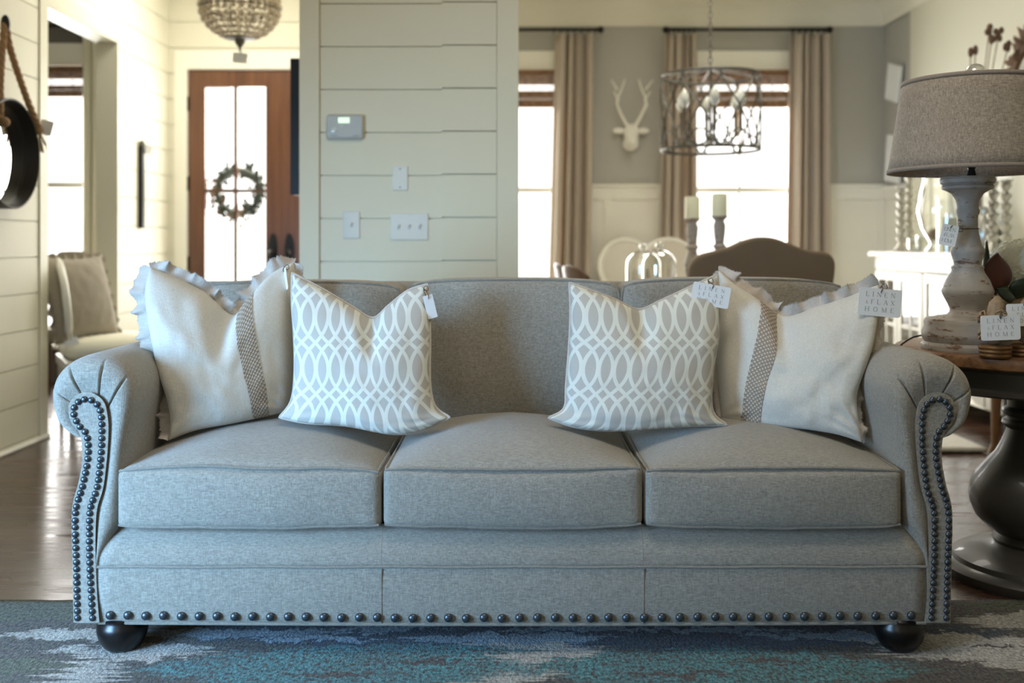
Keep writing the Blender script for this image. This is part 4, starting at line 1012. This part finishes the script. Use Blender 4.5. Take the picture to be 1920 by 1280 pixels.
mb = MB(); mb.tube([(c1.x, c1.y, zb2+.06), (c1.x, c1.y, zt_+.05)], .008, 8); mb.ell((c1.x, c1.y, zb2+.07), .03, .03, .02)
for k in range(4): a = PI*k/4; mb.tube([(c1.x-Rd*math.cos(a), c1.y-Rd*math.sin(a), zt_), (c1.x, c1.y, zt_+.045), (c1.x+Rd*math.cos(a), c1.y+Rd*math.sin(a), zt_)], .005, 6)
for k in range(6):
    a = 2*PI*k/6+.45; e = Vector((c1.x+.19*math.cos(a), c1.y+.19*math.sin(a), zb2+.10)); mb.tube(catmull([(c1.x, c1.y, zb2+.07), (c1.x+.1*math.cos(a), c1.y+.1*math.sin(a), zb2+.03), tuple(e)], 10), .006, 7)
obj('arm_frame', mb, M['iron'], t)
for k in range(6):
    a = 2*PI*k/6+.45; e = Vector((c1.x+.19*math.cos(a), c1.y+.19*math.sin(a), zb2+.10)); obj('candle_sleeve', MB().lathe([(.016, 0), (.011, .005), (.010, .10), (.013, .10), (.013, .14), (0, .14)], tuple(e), 14), M['darkiron'], t)
    b = obj('bulb', MB().lathe([(.009, .14), (.014, .15), (.026, .172), (.031, .19), (.027, .216), (.013, .246), (.0, .26)], tuple(e), 16), M['plastic'], t)
mb = MB(); z = zt_+.045; k = 0
while z < ZC-.05:
    mb.tube([(c1.x+(.011*math.cos(a) if k % 2 else 0), c1.y+(0 if k % 2 else .011*math.cos(a)), z+.018+.022*math.sin(a)) for a in [2*PI*i/12 for i in range(12)]], .0028, 5, True); z += .034; k += 1
mb.lathe([(.06, 0), (.05, .03), (0, .031)], (c1.x, c1.y, ZC-.031), 24); obj('chain', mb, M['iron'], t)
card(t, (c1.x+.27, c1.y-.15, zb2-.035), .02, .06, yaw=1.2, text=False)

# dining rug, table, chairs
mb = MB(); mb.grid(lambda u, v: Vector((.05+2.26*u, 4.84+2.7*v, .016+.006*noise.noise(Vector((u*80, v*90, 0))))), 90, 90)
tag(obj('dining_rug', mb, M['shag'], None, smooth=80, solid=.02), 'white shaggy rug under the dining table', 'rug')
TX, TY = 1.25, 6.05
t = thing('dining_table', 'whitewashed dining table holding candlesticks and glass cloches', 'table', (TX, TY, .026))
obj('tabletop', MB().box(TX-.62, TX+.62, 5.32, 6.85, .715, .76), M['bark'], t, smooth=0, bevel=.008)
obj('apron', MB().box(TX-.54, TX+.54, 5.40, 6.77, .63, .715), M['white'], t, smooth=0)
for a, b in ((-.50, 5.44), (.50, 5.44), (-.50, 6.73), (.50, 6.73)): obj('leg', MB().lathe([(.025, .026), (.03, .05), (.022, .12), (.035, .35), (.045, .5), (.03, .55), (.045, .58), (.045, .63)], (TX+a, b, 0), 20), M['white'], t)
# host chair
t = thing('host_chair', 'brown upholstered host chair with camel back at the near end of the table', 'chair', (1.235, 4.98, .026))
pts = [(1290, 516), (1291, 502), (1298, 488), (1313, 477), (1335, 471), (1362, 464), (1387, 453), (1410, 446), (1428, 444), (1448, 446), (1470, 453), (1495, 463), (1520, 470), (1543, 472), (1557, 480), (1563, 494), (1562, 516)]
YH = 4.95; top = [W(px, py, YH) for px, py in catmull(pts, 60)]
poly = [(p.x, p.z) for p in top]+[(top[-1].x-.06, .45), (top[0].x+.06, .45)]
obj('backrest', MB().prism(poly[::-1], YH-.035, YH+.045), M['brownfab'], t, smooth=40, bevel=.018, seg=3)
obj('seat', MB().box(.93, 1.54, YH+.0, YH+.52, .40, .50), M['brownfab'], t, bevel=.03, seg=3)
for a, b in ((.97, YH+.03), (1.50, YH+.03), (.97, YH+.47), (1.50, YH+.47)): obj('leg', MB().tube([(a, b, .024), (a, b, .44)], [.016, .026], 10), M['taupe_leg'], t)
# white oval back chairs
def oval_chair(label, X, Yp, rot):
    t = thing('dining_chair', label, 'chair', (0, 0, .024))
    obj('back_frame', MB().tube([(.21*math.cos(a), .02+.02*math.sin(a), .84+.21*math.sin(a)) for a in [2*PI*i/40 for i in range(40)]], .02, 9, True), M['white'], t)
    mb = MB()
    for s in (-.024, .03): mb.grid(lambda u, v: Vector((.195*v*math.cos(2*PI*u), .02+s*(1-v*v), .84+.195*v*math.sin(2*PI*u))), 32, 6, closeu=True)
    obj('backrest', mb, M['linen'], t, smooth=80)
    obj('seat', MB().box(-.24, .24, -.46, .02, .42, .50), M['linen'], t, bevel=.03, seg=3)
    for a, b in ((-.20, 0), (.20, 0), (-.20, -.42), (.20, -.42)): obj('leg', MB().tube([(a, b, .024), (a, b, .44)], [.013, .02], 10), M['white'], t)
    obj('post', MB().tube([(-.1, .01, .45), (-.12, .02, .67)], .014, 8).tube([(.1, .01, .45), (.12, .02, .67)], .014, 8), M['white'], t)
    t.location = (X, Yp, .002+.022); t.rotation_euler = (0, 0, rot); return t
oval_chair('white oval back dining chair at the far end of the table', 1.15, 7.24, 0.1)
oval_chair('white oval back dining chair turned sideways by the wall, behind the glass cloches', .90, 7.80, 0.15)
def wood_chair(label, X, Yp, rot):
    t = thing('wooden_chair', label, 'chair', (0, 0, .024))
    mb = MB(); mb.grid(lambda u, v: Vector((-.20+.40*u, .03+.05*(1-(2*u-1)**2)+.05*v, .60+(.30-.05*(2*u-1)**2)*v)), 20, 8); obj('backrest', mb, M['darkwood'], t, smooth=80, solid=.02)
    obj('seat', MB().box(-.22, .22, -.42, .02, .43, .47), M['darkwood'], t, bevel=.01)
    for a in (-.2, .2): obj('leg', MB().tube([(a, -.39, .024), (a, -.39, .44)], .016, 8), M['darkwood'], t); obj('leg', MB().tube([(a, .0, .024), (a, .0, .45), (a, .04, .62)], .016, 8), M['darkwood'], t)
    t.location = (X, Yp, .002+.022); t.rotation_euler = (0, 0, rot); return t
wood_chair('dark wooden dining chair beside the table, the nearer of the pair', .43, 5.50, PI/2+.25)
wood_chair('dark wooden dining chair beside the table, the farther of the pair', .40, 6.12, PI/2+.1)
# candlesticks
def candlestick(label, px, pytop, Y, w=1.0):
    c = W(px, 458, Y); x = c.x; t = thing('candlestick', label, 'candlestick', (x, Y, .76)); zt = CZ+(HY-pytop)*Y/F; hc_ = .13*w; h = zt-hc_-.76
    P = [(.06, 0), (.062, .02), (.045, .03), (.03, .06), (.042, .10), (.05, .16), (.034, .22), (.026, .26), (.04, .28), (.026, .30), (.034, .38), (.036, .42), (.026, .45), (.048, .475), (.052, .48)]
    obj('holder', MB().lathe([(r, z*h/.48) for r, z in P], (x, Y, .76), 28), M['distress'], t)
    q = obj('candle', MB().lathe([(.044, 0), (.044, hc_-.006), (.04, hc_), (.0, hc_-.004)], (x, Y, .76+h), 28), M['candle'], t)
    return t
candlestick('whitewashed candlestick with cream pillar candle beside the glass cloches', 1298, 369, 5.95)
candlestick('whitewashed candlestick with cream pillar candle in front of the bright window', 1349, 363, 5.75)
def cloche(label, px, pytop, Y, r):
    c = W(px, 458, Y); zt = CZ+(HY-pytop)*Y/F; h = zt-.76-.045; t = thing('cloche', label, 'cloche', (c.x, Y, .76))
    P = [(r, 0), (r, h*.62)]+[(r*math.cos(a), h*.62+h*.38*math.sin(a)) for a in [PI/2*i/10 for i in range(1, 11)]]
    obj('dome', MB().lathe(P, (c.x, Y, .762), 40, cap=False), M['clear'], t, smooth=80)
    obj('knob', MB().ell((c.x, Y, .762+h+.022), .022, .022, .022).lathe([(.01, 0), (.008, .01)], (c.x, Y, .762+h-.002), 12), M['clear'], t)
cloche('clear glass cloche farther back on the dining table', 1206, 455, 5.75, .098); cloche('clear glass cloche nearer the sofa on the dining table', 1236, 453, 5.48, .092)
t = thing('bow', 'white linen bow tied around the nearer candlestick base on the table', 'bow', (1.05, 5.8, .8)); bpy.data.objects.remove(t)

# buffet along the right wall
t = thing('buffet', 'white glass door buffet along the right wall of the dining room', 'cabinet', (2.78, 6.2, 0))
BX0, BX1, BY0, BY1 = 2.60, 2.985, 5.05, 7.12
mb = MB(); mb.box(BX0+.02, BX1, BY0, BY0+.03, .10, .93); mb.box(BX0+.02, BX1, BY1-.03, BY1, .10, .93); mb.box(BX1-.02, BX1, BY0+.03, BY1-.03, .10, .93); mb.box(BX0+.02, BX1-.02, BY0+.03, BY1-.03, .10, .14); mb.box(BX0+.05, BX1-.02, BY0+.03, BY1-.03, .50, .52)
mb.box(BX0, BX0+.03, BY0, BY1, .84, .93)
obj('body', mb, M['white'], t, smooth=0); obj('top', MB().box(BX0-.04, BX1, BY0-.03, BY1+.05, .93, .965), M['white'], t, smooth=0, bevel=.008)
obj('interior_back', MB().box(BX1-.04, BX1-.022, BY0+.04, BY1-.04, .15, .9), M['dark'], t, smooth=0)
nd = 5; wd_ = (BY1-BY0)/nd
for k in range(nd):
    a = BY0+k*wd_+.012; b = a+wd_-.024; mb = MB(); mb.box(BX0-.006, BX0+.016, a, a+.05, .12, .83); mb.box(BX0-.006, BX0+.016, b-.05, b, .12, .83); mb.box(BX0-.006, BX0+.016, a+.05, b-.05, .12, .18); mb.box(BX0-.006, BX0+.016, a+.05, b-.05, .77, .83)
    mb.box(BX0-.002, BX0+.012, (a+b)/2-.01, (a+b)/2+.01, .18, .77); mb.box(BX0-.002, BX0+.012, a+.05, b-.05, .46, .48)
    d = obj('cabinet_door', mb, M['white'], t, smooth=0); obj('door_pane', MB().box(BX0+.002, BX0+.005, a+.05, b-.05,   .18, .77), M['glass'], d, smooth=0)
for yy in (BY0+.06, BY1-.06): 
    for xx in (BX0+.06, BX1-.05): obj('foot', MB().lathe([(.02, 0), (.03, .03), (.025, .07), (.035, .10)], (xx, yy, 0), 16), M['white'], t)
# objects on the buffet
def on_buffet(px, X): return F*X/(px-960)
def silver_stick(label, px, X, h, name='candlestick'):
    Y = on_buffet(px, X); t = thing(name, label, 'candlestick', (X, Y, .965)); prof = [(.055, 0), (.06, .01), (.04, .03), (.018, .06)]
    z = .06
    while z < h-.04: prof += [(.030, z+.02), (.034, z+.035), (.014, z+.055)]; z += .06
    prof += [(.02, h-.02), (.04, h-.005), (.04, h), (0, h)]
    obj('holder', MB().lathe(prof, (X, Y, .965), 20), M['silver'], t); return t
silver_stick('tall turned silver candlestick at the far end of the buffet', 1706, 2.78, .60)
silver_stick('shorter silver candlestick beside the hurricane glass on the buffet', 1690, 2.66, .44)
for (lab, px, X, s) in (('small mercury glass votive at the far corner of the buffet', 1700, 2.74, .055), ('clear crystal votive next to the silver candlesticks', 1682, 2.68, .045)):
    Y = on_buffet(px, X)-.30; tag(obj('votive', MB().lathe([(s*.8, 0), (s, s*.6), (s, s*2), (s*.9, s*2), (s*.85, .01), (0, .008)], (X, Y, .965), 20), M['clear']), lab, 'votive')
X = 2.70; Y = on_buffet(1757, X)
t = thing('hurricane_vase', 'large clear glass hurricane vase on the buffet', 'vase', (X, Y, .965))
obj('vase_body', MB().lathe([(.07, 0), (.075, .01), (.05, .04), (.045, .06), (.10, .15), (.125, .26), (.105, .38), (.085, .46), (.095, .52)], (X, Y, .965), 36, cap=False), M['clear'], t, smooth=80)
obj('stones', MB().ell((X, Y, .965+.115), .055, .055, .04), M['bark'], t)
X = 2.62; Y = on_buffet(1776, X)-.02
t = thing('candle_lantern', 'cream pillar candle in a glass cylinder on the buffet', 'candle', (X, Y, .965))
obj('candle', MB().lathe([(.05, 0), (.05, .20), (.045, .205), (0, .2)], (X, Y, .97), 24), M['candle'], t); obj('glass_cylinder', MB().lathe([(.068, 0), (.068, .32)], (X, Y, .967), 32, cap=False), M['clear'], t)
# two sunlight patches on the grey side wall, built as tilted white panels
for lab, Ya, Yb, za, zb_, sk in (('upper sunlight patch, built as a white panel, on the grey wall above the buffet', 7.58, 7.90, 2.13, 2.41, .10), ('lower sunlight patch, built as a white panel, on the grey wall above the buffet', 7.56, 7.92, 1.50, 1.86, .06)):
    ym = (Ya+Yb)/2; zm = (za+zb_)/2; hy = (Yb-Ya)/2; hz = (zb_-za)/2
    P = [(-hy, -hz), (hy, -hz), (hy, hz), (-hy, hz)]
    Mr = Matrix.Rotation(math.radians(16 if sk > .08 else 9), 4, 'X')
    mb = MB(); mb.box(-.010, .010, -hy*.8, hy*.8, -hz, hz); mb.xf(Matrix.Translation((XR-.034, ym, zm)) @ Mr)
    o = obj('sun_patch', mb, M['tag'], None, smooth=0); tag(o, lab, 'wall art')  # stands in for sunlight on the wall, not real wall art
# dry stems in a pot at the near end of the buffet, a dark leaf wreath on the wall
X = 2.90; Y = on_buffet(1846, X)
t = thing('stem_arrangement', 'vase of thin dry stems with seed heads rising behind the lamp shade', 'dried plants', (X, Y, .965))
obj('vase', MB().lathe([(.05, 0), (.08, .06), (.085, .14), (.05, .22), (.04, .26), (.05, .28)], (X, Y, .965), 28, cap=False), M['silver'], t, smooth=80)
rnd = random.Random(11)
for px, py in ((1829, 88), (1859, 68), (1890, 82), (1820, 92), (1872, 60), (1855, 48), (1908, 100)):
    e = W(px, py+6, Y-.42); st = obj('stem', MB().tube(catmull([(X, Y, 1.0), (X+(e.x-X)*.3, Y, 1.5), tuple(e)], 10), .0035, 5), M['bark'], t)
    m2 = MB().ell(tuple(e), .016, .014, .030, 8, 6)
    if px > 1850:
        for q in range(3): m2.ell((e.x+rnd.uniform(-.018, .018), e.y, e.z+rnd.uniform(-.02, .03)), .016, .012, .02, 8, 6)
    obj('seed_head', m2, M['dryleaf'], st)
t = thing('leaf_wreath', 'dark dried leaf wreath on the cream wall above the lamp', 'wreath', (2.9, 5.4, 1.9))
mb = MB(); wcc = Vector((2.93, 5.55, 1.86)); mb.tube([wcc+Vector((0, .30*math.cos(2*PI*i/40), .30*math.sin(2*PI*i/40))) for i in range(40)], .02, 8, True)
for i in range(260):
    a = rnd.uniform(0, 2*PI); p = wcc+Vector((rnd.uniform(-.02, .02), .30*math.cos(a), .30*math.sin(a))); d = Vector((rnd.uniform(-.5, .1), math.cos(a)+rnd.uniform(-.9, .9), math.sin(a)+rnd.uniform(-.9, .9))).normalized()
    l = rnd.uniform(.06, .13); s = d.cross(Vector((1, 0, 0))).normalized()*l*.26; mb.add([p, p+d*l*.5+s, p+d*l, p+d*l*.5-s+Vector((.008, 0, 0))], [(0, 1, 2, 3)])
obj('leaves', mb, M['dryleaf'], t, smooth=0)
# curtain-like grey drape and silver candlesticks right of the lamp
silver_stick('ornate silver candlestick right of the lamp base on the buffet', 1862, 2.66, .50)
silver_stick('turned silver candlestick nearest the hydrangea on the buffet', 1886, 2.84, .42)
# wooden side chair behind the round table
t = thing('bench', 'dark wooden bench with tan legs behind the round table', 'bench', (2.62, 5.0, 0))
obj('seat', MB().box(2.30, 2.96, 4.62, 4.98, .40, .46), M['darkwood'], t, smooth=0, bevel=.008)
for a, b in ((2.345, 4.83), (2.92, 4.83), (2.345, 4.66), (2.92, 4.66)):
    if b == 4.66: continue
    obj('leg', MB().tube(catmull([(a-.02, b, .005), (a-.005, b, .04), (a+.0, b, .15), (a+.01, b, .42)], 12), [.016, .014, .016, .018, .02, .022, .024, .026, .027, .028, .028, .028], 10), M['taupe_leg'], t)
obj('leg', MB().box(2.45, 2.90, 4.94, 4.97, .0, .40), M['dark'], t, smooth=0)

# ------------------------------------------------------------------ round pedestal table, lamp and things on it
TXc, TYc = 1.60, 3.05
t = thing('side_table', 'round pedestal table with reclaimed wood top and charcoal turned base', 'table', (TXc, TYc, 0))
obj('tabletop', MB().lathe([(0, .662), (.385, .662), (.398, .668), (.402, .682), (.398, .696), (.388, .70), (0, .70)], (TXc, TYc, 0), 72), M['tabletop'], t)
obj('apron', MB().lathe([(0, .582), (.352, .582), (.36, .588), (.36, .60), (.352, .606), (.352, .65), (.362, .662), (0, .662)], (TXc, TYc, 0), 72), M['charcoal'], t)
P = [(.257, 0), (.262, .010), (.262, .028), (.250, .040), (.236, .046), (.232, .060), (.20, .078), (.15, .088), (.118, .094), (.112, .100), (.118, .112), (.112, .124), (.108, .130), (.137, .150), (.165, .178), (.180, .215), (.184, .245), (.178, .28), (.163, .31), (.135, .345), (.110, .375), (.092, .41), (.080, .440), (.077, .452), (.088, .460), (.091, .468), (.088, .476), (.076, .482), (.076, .488), (.087, .495), (.091, .503), (.087, .511), (.075, .518), (.075, .56), (.11, .575), (.20, .582)]
obj('pedestal', MB().lathe(P, (TXc, TYc, 0), 72), M['charcoal'], t)
LX, LY = 1.366, 2.985; kk = LY/F
t = thing('table_lamp', 'distressed whitewashed table lamp with a wide taupe linen drum shade', 'lamp', (LX, LY, .70))
def lz(py): return CZ-(py-HY)*kk
prof = [(82, 661), (83, 652), (82, 645), (76, 640), (80, 632), (81, 622), (76, 612), (77, 604), (74, 597), (52, 592), (36, 589), (31, 583), (31, 578), (37, 566), (44, 552), (46, 545), (44, 540), (38, 524), (30, 511), (28, 506), (29, 500), (24, 496), (25, 488), (29, 476), (30, 470), (29, 466), (25, 460), (20, 440), (18, 425), (18, 405), (21, 398), (21, 394), (19, 390), (21, 375), (28, 363), (38, 357), (45, 354), (46, 350), (43, 347), (48, 343), (49, 337), (46, 332), (0, 331)]
obj('lamp_base', MB().lathe([(r*kk, max(.70, lz(y))) for r, y in prof], (LX, LY, 0), 56), M['distress'], t, smooth=40)
SXc = LX+.012; zb_, zt2 = 1.230, 1.505
mb = MB(); mb.grid(lambda u, v: Vector((SXc+(.236-.042*v)*math.cos(2*PI*u), LY+(.236-.042*v)*math.sin(2*PI*u), zb_+(zt2-zb_)*v)), 96, 6, closeu=True)
obj('lamp_shade', mb, M['shadelin'], t, smooth=80, solid=.003)
for z, r in ((zb_+.006, .2375), (zt2-.006, .197)):
    mb = MB(); mb.grid(lambda u, v: Vector((SXc+r*math.cos(2*PI*u), LY+r*math.sin(2*PI*u), z+.012*(v-.5))), 96, 1, closeu=True)
    obj('shade_trim', mb, M['shadetrim'], t, smooth=80, solid=.004)
mb = MB(); mb.tube([(SXc, LY, lz(331)), (SXc, LY, lz(318)), (SXc, LY, lz(309))], [.014, .009, .016], 12); mb.tube([(SXc, LY, lz(309)), (SXc, LY, zt2)], .006, 8)
for k in range(3): a = 2*PI*k/3+.4; mb.tube([(SXc, LY, zt2-.01), (SXc+.19*math.cos(a), LY+.19*math.sin(a), zt2-.008)], .002, 6)
obj('socket', mb, M['black'], t); obj('bulb', MB().ell((SXc+.0, LY, 1.31), .028, .028, .045), M['white'], t)
obj('finial', MB().ell((SXc+.012, LY, zt2+.022), .030, .030, .030, 24, 16).lathe([(.008, -.02), (.008, .0)], (SXc+.012, LY, zt2), 10), M['clear'], t)
mb = MB(); mb.tube([(LX+.031*math.cos(2*PI*i/24), LY+.031*math.sin(2*PI*i/24), lz(429)) for i in range(24)], .0014, 6, True)
obj('string', mb, M['string'], t)
card(t, W(1779, 441, LY-.06), .046, .062, rot=math.radians(12), yaw=math.radians(-12), text=True, hang=W(1795, 429, LY-.03))
cord = obj('power_cord', MB().tube(catmull([W(1732, 628, 3.02), W(1712, 632, 3.06), W(1690, 646, 3.05), W(1680, 665, 3.02), W(1678, 700, 3.0), W(1684, 900, 3.1), (1.20, 3.15, .01)], 40), .0028, 8), M['black'], t)
# gilded votives
def rose_votive(label, X, Y, tagc, w, h, yaw=0):
    t = thing('rose_votive', label, 'candle holder', (X, Y, .70))
    mb = MB()
    for k in range(3): mb.tube([(X+(.037+.002*math.sin(i*.7+k))*math.cos(2*PI*i/36), Y+(.037+.002*math.cos(i*.9+k))*math.sin(2*PI*i/36), .7065+.011*k) for i in range(36)], .0065, 7, True)
    mb.lathe([(0, .702), (.034, .702), (.034, .735), (0, .735)], (X, Y, 0), 24); obj('woven_ring', mb, M['goldwood'], t)
    rnd = random.Random(int(X*100)); mb = MB(); mb2 = MB()
    mb.ell((X, Y, .785), .036, .034, .05, 18, 12)
    for k in range(16):
        a = rnd.uniform(0, 2*PI); z = .745+.085*rnd.random(); r = .034; c = Vector((X+r*math.cos(a), Y+r*math.sin(a), z)); n_ = Vector((math.cos(a), math.sin(a), .3)).normalized(); s_ = n_.cross(Vector((0, 0, 1))).normalized(); u_ = s_.cross(n_)
        P = []
        for i in range(26): q = i/25; rr = .019*(1-q)*(1+.12*math.sin(i*2)); P.append(c+n_*(.002+.010*q)+(s_*math.cos(q*11)+u_*math.sin(q*11))*rr)
        (mb2 if k % 4 == 0 else mb).tube(P, .0032, 6)
    mb.tube([(X, Y, .82), (X+.004, Y, .85), (X+.01, Y+.004, .868)], [.022, .02, .008], 10)
    obj('carved_roses', mb, M['bark'], t); obj('gilded_petals', mb2, M['goldwood'], t)
    card(t, tagc, w, h, rot=math.radians(-2), yaw=yaw, hang=(tagc[0], tagc[1]-.002, tagc[2]+h/2+.006)); return t
rose_votive('small carved wooden rose candle holder with gilded ring, in front of the lamp', 1.347, 2.775, tuple(W(1876, 614, 2.70)), .107, .068)
rose_votive('small carved wooden rose candle holder beside its twin, nearest the hydrangea', 1.448, 2.80, tuple(W(1921, 590, 2.735)), .100, .062)
# hydrangea
t = thing('hydrangea_arrangement', 'white hydrangea with brown magnolia leaves in a wooden box on the round table', 'flower arrangement', (1.60, 3.14, .70))
obj('box', MB().box(1.507, 1.70, 3.04, 3.23, .70, .868), M['bark'], t, smooth=0, bevel=.004)
def bloom(c, R, n, seed):
    rnd = random.Random(seed); mb = MB(); mb.ell(c, R*.86, R*.86, R*.8, 16, 10)
    for i in range(n):
        z = 1-1.7*(i+.5)/n; a = i*2.39996; r = math.sqrt(max(0, 1-z*z)); nn = Vector((r*math.cos(a), r*math.sin(a), z*.95)); p = Vector(c)+nn*R*rnd.uniform(.93, 1.03)
        s = nn.cross(Vector((.3, .2, 1))).normalized(); u = s.cross(nn); th = rnd.uniform(0, PI)
        for k in range(4):
            d = s*math.cos(th+k*PI/2)+u*math.sin(th+k*PI/2); e = nn.cross(d); l = R*.14
            mb.add([p, p+d*l*.6+e*l*.42+nn*.002, p+d*l+nn*rnd.uniform(-.002, .004), p+d*l*.6-e*l*.42+nn*.002], [(0, 1, 2, 3)])
    return mb
obj('bloom', bloom((1.60, 3.13, .935), .10, 420, 1), M['petal'], t, smooth=0)
obj('bloom', bloom((1.535, 3.16, .925), .06, 220, 2), M['petal'], t, smooth=0)
def leaf(base, tip, wid, nrm, mat, curl=.01):
    b, e = Vector(base), Vector(tip); d = e-b; s = d.cross(Vector(nrm)).normalized(); nn = Vector(nrm).normalized()
    def fn(u, v):
        w = wid*math.sin(PI*min(1, v*1.0))**.75*(1-.25*v); return b+d*v+s*w*(u-.5)*2+nn*(curl*math.sin(PI*v)-.012*abs(2*u-1)**2)
    return obj('leaf', MB().grid(fn, 8, 16), mat, t, smooth=80, solid=.001)
leaf(W(1868, 553, 3.00), W(1872, 474, 3.00), .055, (0.1, -1, .1), M['leafb'])
leaf(W(1862, 560, 3.02), W(1822, 494, 3.06), .028, (.3, -1, .2), M['leafb'])
leaf(W(1850, 535, 3.05), W(1851, 450, 3.07), .012, (0, -1, .1), M['leafg'])
leaf(W(1905, 560, 2.99), W(1870, 540, 2.98), .03, (.2, -1, .5), M['leafg'])
leaf(W(1900, 560, 3.0), W(1925, 520, 2.98), .035, (.2, -1, .3), M['leafg'])
GR = {'candlestick': 'candlesticks in the dining room', 'cloche': 'glass cloches on the dining table', 'bamboo_shade': 'bamboo window shades', 'curtain': 'linen curtain panels', 'curtain_rod': 'black curtain rods',
      'dining_chair': 'white oval back dining chairs', 'wooden_chair': 'dark wooden dining chairs', 'light_switch': 'white light switches on the pier', 'sun_patch': 'sunlight patches built as white panels on the side wall', 'votive': 'glass votives on the buffet', 'rose_votive': 'carved rose candle holders on the round table'}
for o in bpy.data.objects:
    k = o.name.split('.')[0]
    if o.parent is None and k in GR: o['group'] = GR[k]
for o in bpy.data.objects:
    if '_o' in o: del o['_o']
